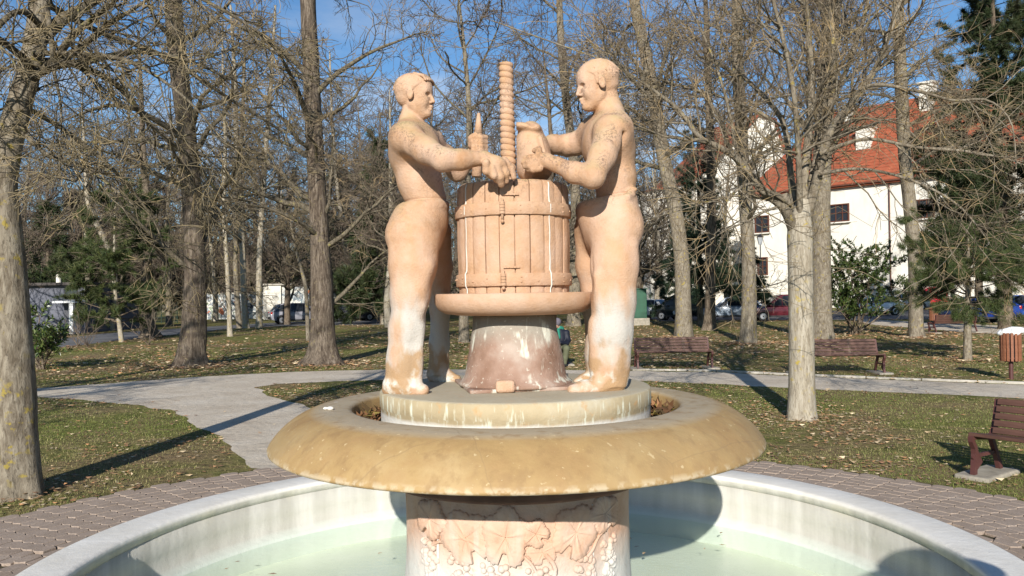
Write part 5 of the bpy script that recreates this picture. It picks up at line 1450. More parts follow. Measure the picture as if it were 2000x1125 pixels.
# ------------------------------------------------------------------ buildings
def quad_wall(bm, a, b, z0, z1, th=.3):
    a = Vector((*a, 0)); b = Vector((*b, 0)); d = b - a
    c = (a + b) / 2; box(bm, (c.x, c.y, (z0 + z1) / 2), (d.length, th, z1 - z0), math.atan2(d.y, d.x))
def manor():
    A = Vector((gx(1462, 92), 92, 0)); B = Vector((gx(2260, 66), 66, 0))
    d = (B - A); Lw = d.length; u = d.normalized(); nrm_ = Vector((u.y, -u.x, 0)); rz = math.atan2(u.y, u.x)
    root = empty('manor_house', A, rz, 'long white building with red tiled roof and small brown windows at the back right', 'building')
    EH = 12.6
    bm = bmesh.new(); box(bm, (Lw / 2, 6, EH / 2), (Lw, 12, EH)); bm_obj('wall', bm, M_WHITEW, root)
    bm = bmesh.new(); box(bm, (Lw / 2, -.12, EH - .12), (Lw + .4, .5, .22)); bm_obj('cornice', bm, M_WHITEW, root)
    bm = bmesh.new(); box(bm, (Lw / 2, -.62, EH - .05), (Lw + .8, .16, .14)); bm_obj('gutter', bm, M_FRAME, root)
    # hipped roof
    rh = 9.0
    V = [(-.5, -.5, EH), (Lw + .5, -.5, EH), (Lw + .5, 12.5, EH), (-.5, 12.5, EH), (7, 6, EH + rh), (Lw - 4, 6, EH + rh)]
    V += [(x, y, z - .25) for x, y, z in V[:4]]
    Fc = [(0, 1, 5, 4), (1, 2, 5), (2, 3, 4, 5), (3, 0, 4), (6, 7, 1, 0), (7, 8, 2, 1), (8, 9, 3, 2), (9, 6, 0, 3), (9, 8, 7, 6)]
    bm = bmesh.new(); vs = [bm.verts.new(v) for v in V]
    for f in Fc: bm.faces.new([vs[i] for i in f])
    rf_ = bm_obj('roof', bm, M_ROOF, root)
    # tile courses as real steps
    bm = bmesh.new()
    for k in range(26):
        t = (k + .5) / 26; y = -.5 + 6.5 * t; z = EH + rh * t
        x0 = -.5 + 7.5 * t; x1 = Lw + .5 - 4.5 * t
        box(bm, ((x0 + x1) / 2, y, z + .02), (x1 - x0, .26, .035), 0, 0, Matrix.Rotation(math.atan2(rh, 6.5), 3, 'X'))
    o = bm_obj('tile_courses', bm, M_ROOF, rf_); o['kind'] = 'stuff'
    def chim(x, y, z, w, h):
        bm = bmesh.new(); box(bm, (x, y, z + h / 2), (w, w, h)); box(bm, (x, y, z + h + .12), (w + .3, w + .3, .22)); bm_obj('chimney', bm, M_WHITEW, rf_)
    def along(px):                              # position along the wall under a picture column
        r_ = ray(px, 500); t = (A.x * r_.y - A.y * r_.x) / (r_.x * u.y - r_.y * u.x) if abs(r_.x * u.y - r_.y * u.x) > 1e-9 else 0
        return t
    def zat(px, py):
        t = along(px); Yd = A.y + u.y * t; return at(px, py, Yd)[2]
    chim(along(1672), 3, EH + 2.4, 1.5, 3.6); chim(along(1780), 5.4, EH + 6.4, 1.3, 3.6); chim(along(1622), 5.4, EH + 6.4, 1.0, 2.6)
    def window(px, py, w, h, bars=(2, 2)):
        x = along(px); z = zat(px, py)
        bm = bmesh.new(); t = .12
        for s in (-1, 1):
            box(bm, (x + s * (w / 2 - t / 2), -.06, z), (t, .22, h)); box(bm, (x, -.06, z + s * (h / 2 - t / 2)), (w - 2 * t, .22, t))
        for k in range(1, bars[0]): box(bm, (x - w / 2 + w * k / bars[0], -.05, z), (.07, .14, h - 2 * t))
        for k in range(1, bars[1]): box(bm, (x, -.045, z - h / 2 + h * k / bars[1]), (w - 2 * t, .12, .06))
        f = bm_obj('window', bm, M_FRAME, root)
        bm = bmesh.new(); box(bm, (x, -.012, z), (w - .02, .02, h - .02)); bm_obj('pane', bm, M_GLASS, f)
        bm = bmesh.new(); box(bm, (x, -.16, z - h / 2 - .07), (w + .3, .4, .12)); bm_obj('sill', bm, M_WHITEW, f)
    window(1641, 416, 2.1, 1.85, (3, 2)); window(1490, 438, 1.7, 1.9, (2, 2)); window(1805, 408, 2.1, 1.85, (3, 2)); window(1974, 474, 1.5, 1.1); window(1815, 500, 1.6, 1.0); window(1980, 543, 1.3, .7, (3, 2)); window(1920, 400, 1.9, 1.7, (3, 2))
    window(1490, 520, 1.2, 2.0, (2, 2)); window(1905, 478, 1.5, 1.1)
    bm = bmesh.new(); cyl(bm, (along(1740), -.14, .1), (along(1740), -.14, EH - .2), .07, .07, 8); bm_obj('downpipe', bm, M_FRAME, root)
manor()
def church():
    A = Vector((gx(1268, 100), 100, 0)); B = Vector((gx(1536, 108), 108, 0))
    d = B - A; Lw = d.length; u = d.normalized(); rz = math.atan2(u.y, u.x)
    root = empty('chapel', A, rz, 'tall plain white gable wall left of the red roof, partly hidden by spruce branches', 'building')
    V = [(0, 0, 0), (Lw, 0, 0), (Lw, 0, 20), (Lw * .93, 0, 24.2), (Lw * .80, 0, 24.6), (Lw * .62, 0, 21.0), (Lw * .30, 0, 15.5), (0, 0, 14.2)]
    bm = bmesh.new(); f = [bm.verts.new(v) for v in V]; g = [bm.verts.new((x, 9, z)) for x, y, z in V]
    bm.faces.new(f); bm.faces.new(g[::-1])
    for i in range(len(V)): bm.faces.new([f[i], f[(i + 1) % len(V)], g[(i + 1) % len(V)], g[i]])
    bm_obj('wall', bm, M_WHITEW, root)
    bm = bmesh.new()
    for (x0, z0), (x1, z1) in zip([(Lw, 20.0), (Lw * .93, 24.2), (Lw * .80, 24.6), (Lw * .62, 21.0), (Lw * .30, 15.5)], [(Lw * .93, 24.2), (Lw * .80, 24.6), (Lw * .62, 21.0), (Lw * .30, 15.5), (0, 14.2)]):
        dx, dz = x1 - x0, z1 - z0
        box(bm, ((x0 + x1) / 2, 4.4, (z0 + z1) / 2 + .1), (math.hypot(dx, dz) + .2, 9.6, .22), 0, 0, Matrix.Rotation(-math.atan2(dz, dx), 3, 'Y'))
    bm_obj('roof', bm, M_ROOF, root)
    for x, z, w, h in ((Lw * .5, 4, 1.3, 2.2), (Lw * .22, 4, 1.2, 2.0)):
        bm = bmesh.new(); box(bm, (x, -.03, z), (w, .1, h)); fr = bm_obj('window', bm, M_FRAME, root)
        bm = bmesh.new(); box(bm, (x, -.085, z), (w - .25, .02, h - .25)); bm_obj('pane', bm, M_GLASS, fr)
church()
def flat_house():
    Yb = 50; x0, x1 = gx(-40, Yb), gx(166, Yb)
    root = empty('flat_house', (x0, Yb, 0), 0, 'low grey flat roofed house at the far left with a canopy over its door', 'building')
    w = x1 - x0; H = 2.95
    bm = bmesh.new(); box(bm, (w / 2, 4, H / 2), (w, 8, H)); bm_obj('wall', bm, M_GREYW, root)
    bm = bmesh.new(); box(bm, (w / 2, 3.9, H + .08), (w + .5, 8.6, .16)); r_ = bm_obj('roof', bm, plain('roof_felt', (.07, .06, .055), .9), root)
    bm = bmesh.new(); cyl(bm, (gx(62, Yb) - x0, 3, H), (gx(62, Yb) - x0, 3, H + .75), .16, .14, 10); bm_obj('chimney', bm, M_WHITEW, r_)
    xc = gx(143, Yb) - x0
    bm = bmesh.new(); box(bm, (xc, -.55, 1.93), (1.35, 1.1, .13)); bm_obj('canopy', bm, M_WPAINT, root)
    bm = bmesh.new(); box(bm, (gx(156, Yb) - x0, -.9, .93), (.24, .24, 1.86)); bm_obj('canopy_post', bm, M_WPAINT, root)
    bm = bmesh.new(); box(bm, (xc - .1, -.02, .95), (.85, .08, 1.9)); dr = bm_obj('door', bm, plain('dark_door', (.06, .062, .075), .6), root)
    bm = bmesh.new(); box(bm, (xc + .22, -.09, .95), (.04, .05, .14)); bm_obj('handle', bm, M_RIM, dr)
    bm = bmesh.new(); box(bm, (gx(140, Yb) - x0, -.02, 2.42), (.8, .08, .62)); wf = bm_obj('window', bm, M_BLACK, root)
    bm = bmesh.new(); box(bm, (gx(140, Yb) - x0, -.068, 2.42), (.7, .012, .52)); bm_obj('pane', bm, M_GLASS, wf)
flat_house()
def garages():
    Yb = 78; x0, x1 = gx(398, Yb), gx(517, Yb)
    root = empty('sprayed_wall', (x0, Yb, 0), 0, 'white boundary wall covered in sprayed paint behind the pale trunks', 'wall')
    w = x1 - x0
    bm = bmesh.new(); box(bm, (w / 2, .15, 1.2), (w, .3, 2.4)); bm_obj('wall', bm, M_GRAF, root)
    bm = bmesh.new(); box(bm, (w / 2, .15, 2.46), (w + .1, .45, .1)); bm_obj('coping', bm, M_KERB, root)
    a = Vector((gx(518, 74), 74, 0))
    root = empty('garage', a, math.radians(14), 'low white garage with grey painted front and a small door behind the silver car', 'building')
    bm = bmesh.new(); box(bm, (-.01, 2.5, 1.55), (.3, 5, 3.1)); box(bm, (.77, -.01, 1.55), (1.24, .3, 3.1)); bm_obj('wall', bm, M_WHITEW, root)
    bm = bmesh.new(); box(bm, (4.2, .2, 1.55), (5.6, .3, 3.1)); bm_obj('front', bm, M_GRAF, root)
    bm = bmesh.new(); box(bm, (3.4, 2.6, 3.18), (7.4, 5.8, .15)); bm_obj('roof', bm, M_KERB, root)
    bm = bmesh.new(); box(bm, (5.6, .02, 1.2), (.9, .08, 2.2)); bm_obj('door', bm, plain('dark_door', (.06, .062, .075), .6), root)
garages()
def mesh_fence():
    Yb = 68; x0, x1 = gx(222, Yb), gx(346, Yb)
    root = empty('mesh_fence', (x0, Yb, 0), 0, 'dark green wire mesh fence behind the leaning willow on the left', 'fence')
    w = x1 - x0; m = plain('dark_green_metal', (.02, .04, .025), .6)
    n = 5
    for i in range(n):
        bm = bmesh.new(); cyl(bm, (w * i / (n - 1), 0, -.05), (w * i / (n - 1), 0, 1.75), .035, .035, 6); bm_obj('post', bm, m, root)
    for i in range(n - 1):
        bm = bmesh.new()
        for k in range(14): box(bm, (w * (i + (k + .5) / 14) / (n - 1), 0, .85), (.012, .012, 1.6))
        for z in (.1, .5, .9, 1.3, 1.64): box(bm, (w * (i + .5) / (n - 1), .014, z), (w / (n - 1) - .08, .012, .02))
        bm_obj('mesh_panel', bm, m, root)
mesh_fence()

# ------------------------------------------------------------------ street furniture
def bench_proto():
    root = empty('park_bench', (0, 0, 0), 0, 'bench', 'bench', 'brown slatted park benches')
    L_ = 1.95
    def frame(sx):
        path = [(-.30, .0, .03), (-.285, .14, .026), (-.27, .30, .026), (-.33, .40, .024), (-.30, .435, .026), (-.1, .415, .026), (.06, .405, .028), (.13, .47, .027), (.175, .60, .026), (.222, .785, .022)]
        path2 = [(.24, .0, .03), (.19, .13, .026), (.13, .26, .026), (.06, .40, .026)]
        bm = bmesh.new()
        for pth in (path, path2):
            s = spline([(0, y, z, r) for y, z, r in pth], 22)
            prev = None
            for k in range(22):
                y, z = s[k, 1], s[k, 2]
                a, b_ = s[max(k - 1, 0)], s[min(k + 1, 21)]
                t = Vector((0, b_[1] - a[1], b_[2] - a[2])).normalized(); n_ = Vector((0, -t.z, t.y)); r = s[k, 3]
                ring = [bm.verts.new(Vector((sx + dx * .024, y, z)) + n_ * dn * r) for dx, dn in ((-1, -1), (1, -1), (1, 1), (-1, 1))]
                if prev:
                    for i in range(4): bm.faces.new([prev[i], prev[(i + 1) % 4], ring[(i + 1) % 4], ring[i]])
                else: bm.faces.new(ring)
                prev = ring
            bm.faces.new(prev[::-1])
        box(bm, (sx, -.02, .235), (.03, .36, .035)); box(bm, (sx, -.225, .19), (.02, .12, .16), 0, 0, Matrix.Rotation(.6, 3, 'X'))
        return bm_obj('end_frame', bm, M_IRON, root)
    frame(-L_ / 2 + .03); frame(L_ / 2 - .03)
    for k in range(5):                           # back slats
        t = k / 4; y = .092 + .108 * t; z = .472 + .295 * t
        bm = bmesh.new(); box(bm, (0, 0, 0), (L_ - .10, .028, .066), 0, .006)
        o = bm_obj('back_slat', bm, M_SLAT, root); o.location = (0, y - .022, z); o.rotation_euler = (-.30, 0, 0)
    for k in range(4):
        bm = bmesh.new(); box(bm, (0, 0, 0), (L_ - .10 if k else L_ - .0, .082, .034), 0, .006)
        o = bm_obj('seat_slat', bm, M_SLAT, root); o.location = (0, -.29 + .098 * k, .462 - .012 * k); o.rotation_euler = (-.06, 0, 0)
    for s in (-1, 1):
        bm = bmesh.new(); box(bm, (s * (L_ / 2 - .03), -.02, -.02), (.34, .74, .13), .05, .02); bm_obj('footing', bm, M_CONC, root)
    return root
BENCH = bench_proto()
GB = 'brown slatted park benches'
def put_bench(o, x, y, rz, lb):
    o.location = (x, y, .0); o.rotation_euler = (0, 0, rz); o['label'] = lb; o['group'] = GB
def mid(a, b): return ((a[0] + b[0]) / 2, (a[1] + b[1]) / 2)
c = mid(ground(1250, 721), ground(1388, 723)); put_bench(BENCH, c[0], c[1] + .25, .0, 'brown slatted bench by the path, in front of the grey trunk beside the green cabinet')
c = mid(ground(1572, 731), ground(1721, 733)); put_bench(copy_tree(BENCH), c[0], c[1] + .25, -.04, 'brown slatted bench half hidden behind the pale pollarded trunk')
xb, yb = ground(1903, 935)
rzn = math.radians(-57); bo = copy_tree(BENCH)
put_bench(bo, xb + .945 * math.cos(rzn) - .285 * math.sin(rzn), yb + .945 * math.sin(rzn) + .285 * math.cos(rzn), rzn, 'nearest brown bench on a concrete footing, cut off by the right edge')
xb, yb = ground(1862, 650); put_bench(copy_tree(BENCH), xb, yb, PI + .12, 'far bench seen from behind beside the small pine and the blue car')
c = ground(1107, 714); put_bench(copy_tree(BENCH), c[0] - .93, c[1] + .22, .02, 'bench the seated man uses, mostly hidden behind the stone press base')

def bin_proto():
    root = empty('litter_bin', (0, 0, 0), 0, 'bin', 'litter bin', 'slatted wooden litter bins')
    bm = bmesh.new(); cyl(bm, (0, 0, -.05), (0, 0, .40), .045, .045, 12); cyl(bm, (0, .0, .38), (0, 0, .42), .14, .14, 14); bm_obj('post', bm, M_IRON, root)
    bm = bmesh.new(); cyl(bm, (0, 0, .43), (0, 0, .93), .165, .165, 18); bm_obj('liner', bm, M_BLACK, root)
    me = None
    for k in range(16):
        a = 2 * PI * k / 16
        if me is None:
            bm = bmesh.new(); box(bm, (0, 0, 0), (.026, .052, .60), 0, .005); o = bm_obj('slat', bm, M_SLATR, root); me = o.data
        else: o = link('slat', me, root)
        o.location = (.192 * math.cos(a), .192 * math.sin(a), .70); o.rotation_euler = (0, 0, a)
    for z in (.46, .94):
        link('band', lathe_mesh('band', [(.172, z - .015), (.180, z - .015), (.180, z + .015), (.172, z + .015)], M_IRON, 24), root)
    return root
BIN = bin_proto()
xn, yn = ground(1975, 741); BIN.location = (xn, yn, 0); BIN['label'] = 'slatted wooden litter bin on a post with a white bag on top, right edge'
o = copy_tree(BIN); x, y = ground(1824, 642); o.location = (x, y, 0); o['label'] = 'far slatted litter bin beside the bench seen from behind'
o = copy_tree(BIN); x, y = ground(1489, 614); o.location = (x, y, 0); o['label'] = 'distant reddish litter bin at the lamp post by the dark red car'
f = Field((-.34, -.34, -.1), (.44, .34, .28), .012)
for (a, r_) in (((-.10, 0, .06), .10), ((.06, .03, .085), .11), ((.18, -.03, .09), .09), ((.02, -.12, .05), .09), ((-.18, .04, .03), .06), ((.1, .12, .05), .08), ((.26, 0, .06), .05)): f.ell(a, (r_ * 1.25, r_ * 1.1, r_ * .8), None, .05)
f.rc((-.1, -.2, .14), (.2, -.1, .18), .012, .012, .03, op='sub'); f.rc((-.2, .0, .12), (.1, .1, .2), .012, .012, .03, op='sub'); f.rc((.0, -.2, .02), (.25, -.12, .12), .01, .01, .02, op='sub')
o = link('plastic_bag', f.mesh('plastic_bag', M_BAG), None, (xn, yn, .955)); tag(o, 'crumpled white plastic bag lying on top of the right edge litter bin', 'plastic bag')

def cabinet():
    x, y = ground(1240, 636)
    root = empty('utility_cabinet', (x, y, 0), 0, 'dark green metal utility cabinet on a concrete plinth right of the figures', 'utility cabinet')
    bm = bmesh.new(); box(bm, (0, .35, .22), (1.75, .9, .44), 0, .03); bm_obj('plinth', bm, M_CONC, root)
    bm = bmesh.new(); box(bm, (0, .35, 1.29), (1.45, .7, 1.70), 0, .015); bm_obj('body', bm, M_GREEN, root)
    bm = bmesh.new(); box(bm, (0, .35, 2.17), (1.55, .8, .06), 0, .01); bm_obj('lid', bm, M_GREEN, root)
    for s in (-1, 1):
        bm = bmesh.new(); box(bm, (s * .36, -.012, 1.29), (.68, .03, 1.58), 0, .008); d = bm_obj('door', bm, M_GREEN, root)
        if s > 0:
            bm = bmesh.new(); box(bm, (.10, -.045, 1.35), (.05, .04, .16), 0, .006); bm_obj('handle', bm, M_RIM, d)
    bm = bmesh.new(); box(bm, (-.15, -.030, 1.75), (.07, .006, .09)); bm_obj('sticker', bm, M_PLATE, root)
cabinet()
def lamp():
    Yl = 66; x = gx(1487, Yl)
    root = empty('street_lamp', (x, Yl, 0), 0, 'dark lamp post with a tapered lantern in front of the white wall', 'street lamp')
    zt = at(1487, 478, Yl)[2]
    bm = bmesh.new(); cyl(bm, (0, 0, 0), (0, 0, .8), .10, .08, 12); cyl(bm, (0, 0, .8), (0, 0, zt), .055, .04, 12); bm_obj('post', bm, M_BLACK, root)
    bm = bmesh.new(); cyl(bm, (0, 0, zt), (0, 0, zt + .62), .13, .27, 6); ln = bm_obj('lantern', bm, plain('lantern_glass', (.35, .37, .38), .2), root)
    bm = bmesh.new(); cyl(bm, (0, 0, zt + .62), (0, 0, zt + .85), .32, .05, 6); cyl(bm, (0, 0, zt + .85), (0, 0, zt + .97), .03, .01, 6); bm_obj('cap', bm, M_BLACK, ln)
lamp()

# ------------------------------------------------------------------ parked cars
def car(label, x, y, rz, colr, kind='hatch', ln=4.2, h=1.5):
    """x axis runs to the front; body lofted from cross sections"""
    root = empty('parked_car', (x, y, 0), rz, label, 'van' if kind == 'van' else 'car', 'cars parked round the park')
    W = .88; hl = ln / 2
    paint = plain('car_paint_%d_%d_%d' % tuple(int(c * 99) for c in colr), colr, .22, .6, .06)
    if kind == 'van':
        low = [(-hl, .55, 1.0), (-hl + .08, .32, 1.05), (-hl + .6, .26, 1.07), (0, .25, 1.05), (hl - 1.0, .25, 1.02), (hl - .35, .26, .92), (hl - .06, .34, .78), (hl, .45, .66)]
        cab = [(-hl + .05, .03), (-hl + .14, h - 1.0), (hl - 1.75, h - .98), (hl - 1.15, h - 1.25), (hl - .75, .02)]
    else:
        low = [(-hl, .50, .82), (-hl + .06, .34, .92), (-hl + .45, .24, .97), (-.5, .23, .95), (.5, .23, .94), (hl - 1.15, .23, .93), (hl - .5, .24, .86), (hl - .1, .30, .74), (hl, .40, .58)]
        cab = [(-hl + .10, .02), (-hl + .55, h - 1.06), (-hl + 1.1, h - .97), (.35, h - .98), (hl - 1.05, .02)]
        if kind == 'sedan': cab = [(-hl + .75, .02), (-hl + 1.35, h - 1.05), (-.3, h - .98), (.35, h - .99), (hl - 1.1, .02)]
    bm = bmesh.new(); prev = None
    for (xs, zb, zt) in low:
        e = 1 - .12 * (abs(xs) / hl) ** 6
        w = W * e; m = (zb + zt) / 2
        ring = [bm.verts.new((xs, s * a, z)) for s, a, z in ((1, w * .86, zb), (1, w * .98, zb + .12), (1, w, m + .08), (1, w * .95, zt - .05), (1, w * .82, zt), (-1, w * .82, zt), (-1, w * .95, zt - .05), (-1, w, m + .08), (-1, w * .98, zb + .12), (-1, w * .86, zb))]
        if prev:
            for i in range(10): bm.faces.new([prev[i], prev[(i + 1) % 10], ring[(i + 1) % 10], ring[i]])
        else: bm.faces.new(ring)
        prev = ring
    bm.faces.new(prev[::-1])
    body = bm_obj('body', bm, paint, root); smooth_by_angle(body, 40)
    zc = .93
    cz = [(xs, zc + max(z, .02)) for xs, z in cab]
    bm = bmesh.new(); wb, wt = W * .90, W * .70
    sec = lambda xs, z: (wb + (wt - wb) * (z - zc) / (h - zc))
    L_ = [bm.verts.new((xs, -sec(xs, z), z)) for xs, z in cz]; R_ = [bm.verts.new((xs, sec(xs, z), z)) for xs, z in cz]
    bm.faces.new(L_); bm.faces.new(R_[::-1])
    for i in range(len(cz) - 1): bm.faces.new([L_[i], R_[i], R_[i + 1], L_[i + 1]])
    bmesh.ops.bevel(bm, geom=bm.edges[:], offset=.05, segments=2, affect='EDGES')
    cb = bm_obj('cabin', bm, paint, root); smooth_by_angle(cb, 40)
    # side glass, screens
    c0 = Vector((np.mean([p[0] for p in cz]), 0, np.mean([p[1] for p in cz])))
    def glass(name, pts3):
        bm = bmesh.new(); vs = [bm.verts.new(p) for p in pts3]; bm.faces.new(vs)
        r_ = bmesh.ops.extrude_face_region(bm, geom=bm.faces[:])
        n_ = bm.faces[0].normal.copy() if bm.faces[:] else Vector((0, 1, 0))
        bm.normal_update()
        return bm, name
    for s in (-1, 1):
        poly = [(c0.x + (xs - c0.x) * .86, zc + .035 + (z - zc) * .86) for xs, z in cz]
        splits = [-.35 * hl, .12 * hl] if kind != 'van' else [.25 * hl]
        xs_ = [min(p[0] for p in poly)] + splits + [max(p[0] for p in poly)]
        top = sorted(poly)
        def ztop(xq):
            for (xa, za), (xb_, zb_) in zip(poly[:-1], poly[1:]):
                if xa <= xq <= xb_: return za + (zb_ - za) * (xq - xa) / (xb_ - xa + 1e-9)
            return zc + .04
        for a, b_ in zip(xs_[:-1], xs_[1:]):
            if kind == 'van' and a < 0: continue
            a += .03; b_ -= .03
            xq = [a + (b_ - a) * k / 6 for k in range(7)]
            up_ = [(q, max(ztop(q), zc + .05)) for q in xq]
            bm = bmesh.new()
            o_, i_ = [], []
            for off, st in ((.012, o_), (-.02, i_)):
                for q, z in [(q, zc + .04) for q in xq] + up_[::-1]: st.append(bm.verts.new((q, s * (sec(q, z) + off), z)))
            bm.faces.new(o_); bm.faces.new(i_[::-1])
            for i in range(len(o_)): bm.faces.new([o_[i], i_[i], i_[(i + 1) % len(o_)], o_[(i + 1) % len(o_)]])
            bm_obj('side_window', bm, M_GLASS, root)
    for (p, q, nm) in ((cz[-2], cz[-1], 'windscreen'), (cz[1], cz[0], 'rear_window')):
        bm = bmesh.new(); a, b_ = Vector((p[0], 0, p[1])), Vector((q[0], 0, q[1]))
        d = (b_ - a); n_ = Vector((d.z, 0, -d.x)).normalized(); n_ = n_ if n_.x * (1 if nm == 'windscreen' else -1) > 0 else -n_
        a2, b2 = a + d * .10, a + d * .90
        vs = []
        for off in (.014, -.02):
            for pt in (a2, b2):
                for s in (-1, 1): vs.append(bm.verts.new(pt + n_ * off + Vector((0, s * sec(0, pt.z) * .88, 0))))
        for f_ in ((0, 1, 3, 2), (4, 6, 7, 5), (0, 4, 5, 1), (2, 3, 7, 6), (0, 2, 6, 4), (1, 5, 7, 3)): bm.faces.new([vs[i] for i in f_])
        bm_obj(nm, bm, M_GLASS, root)
    R = .315
    for sx in (-hl + .78, hl - .82):
        for s in (-1, 1):
            b_ = bmesh.new(); cyl(b_, (sx, s * (W - .19), R), (sx, s * (W + .012), R), R, R, 24); wh = bm_obj('wheel', b_, M_TYRE, root)
            b_ = bmesh.new(); cyl(b_, (sx, s * (W + .005), R), (sx, s * (W + .022), R), R * .66, R * .60, 20)
            bm_obj('rim', b_, M_RIM, wh)
            b_ = bmesh.new(); cyl(b_, (sx, s * (W + .018), R), (sx, s * (W + .03), R), R * .18, R * .15, 10); bm_obj('hub', b_, M_BLACK, wh)
            b_ = bmesh.new()
            for k in range(11):
                t = PI * k / 10
                box(b_, (sx + (R + .055) * math.cos(t), s * (W - .02), R + (R + .055) * math.sin(t)), (.05, .07, .115), 0, 0, Matrix.Rotation(-t, 3, 'Y'))
            bm_obj('wheel_arch', b_, M_BLACK, root)
    for s in (-1, 1):
        b_ = bmesh.new(); box(b_, (hl - .13, s * .60, .70), (.20, .34, .13), 0, .03); bm_obj('headlight', b_, M_LAMPG, root)
        b_ = bmesh.new(); box(b_, (-hl + .06, s * .66, .84 if kind != 'van' else .95), (.12, .26, .17 if kind != 'van' else .36), 0, .03); bm_obj('tail_light', b_, M_REDL, root)
        b_ = bmesh.new(); box(b_, (hl - 1.28, s * (W + .06), 1.0), (.10, .16, .12), 0, .03); bm_obj('wing_mirror', b_, paint, root)
        b_ = bmesh.new(); box(b_, (0, s * (W - .01), .30), (ln - 1.9, .06, .10)); bm_obj('sill', b_, M_BLACK, root)
    b_ = bmesh.new(); box(b_, (hl - .04, 0, .44), (.12, 1.3, .16), 0, .03); bm_obj('bumper', b_, M_BLACK, root)
    b_ = bmesh.new(); box(b_, (-hl + .02, 0, .46), (.12, 1.4, .18), 0, .03); bm_obj('bumper', b_, M_BLACK, root)
    for xx in (hl + .03, -hl - .05):
        b_ = bmesh.new(); box(b_, (xx, 0, .52 if xx > 0 else .62), (.02, .50, .11)); bm_obj('number_plate', b_, M_PLATE, root)
    return root
def carpx(px, py, lb, rz, col, **k):
    x, y = ground(px, py); return car(lb, x, y, math.radians(rz), col, **k)
Yc_ = 60
car('small white hatchback parked nose on, just right of the green cabinet', gx(1282, 58), 58, math.radians(-38), (.70, .71, .72), 'hatch', 3.8, 1.48)
car('dark boxy van parked behind the grey trunk right of the white hatchback', gx(1332, 57), 57, math.radians(164), (.025, .03, .028), 'van', 4.3, 1.85)
car('black car behind the spruce trunk, between the van and the silver blue car', gx(1358, 64), 64, math.radians(10), (.02, .025, .035), 'sedan', 4.4, 1.45)
car('silver blue crossover parked behind the mottled trunk', gx(1428, 55), 55, math.radians(166), (.42, .50, .60), 'hatch', 4.2, 1.58)
car('dark red people carrier parked beside the lamp post', gx(1530, 53), 53, math.radians(178), (.10, .015, .025), 'hatch', 4.7, 1.72)
car('white car mostly hidden behind the evergreen bush', gx(1700, 60), 60, math.radians(178), (.68, .69, .70), 'hatch', 4.4, 1.5)
car('silver car at the foot of the white wall, right of the evergreen bush', gx(1762, 72), 72, math.radians(172), (.40, .41, .42), 'hatch', 4.2, 1.5)
car('bright red van showing above the far litter bin', gx(1822, 78), 78, math.radians(175), (.48, .012, .03), 'van', 4.4, 2.05)
car('dark blue hatchback side on behind the small pine', gx(1903, 45), 45, math.radians(176), (.012, .035, .20), 'hatch', 4.2, 1.5)
car('bright blue car at the right edge showing its tail light', gx(1990, 48), 48, math.radians(150), (.02, .10, .42), 'hatch', 4.1, 1.5)
car('silver grey crossover parked by the garage, left of the straight oak', gx(585, 62), 62, math.radians(24), (.25, .25, .28), 'hatch', 4.4, 1.6)
car('dark car with red tail lights behind the leaning pinkish trunk', gx(684, 66), 66, math.radians(28), (.035, .035, .045), 'hatch', 4.3, 1.5)
car('black car at the far left end of the row, beyond the saplings', gx(722, 70), 70, math.radians(20), (.03, .03, .035), 'sedan', 4.4, 1.45)

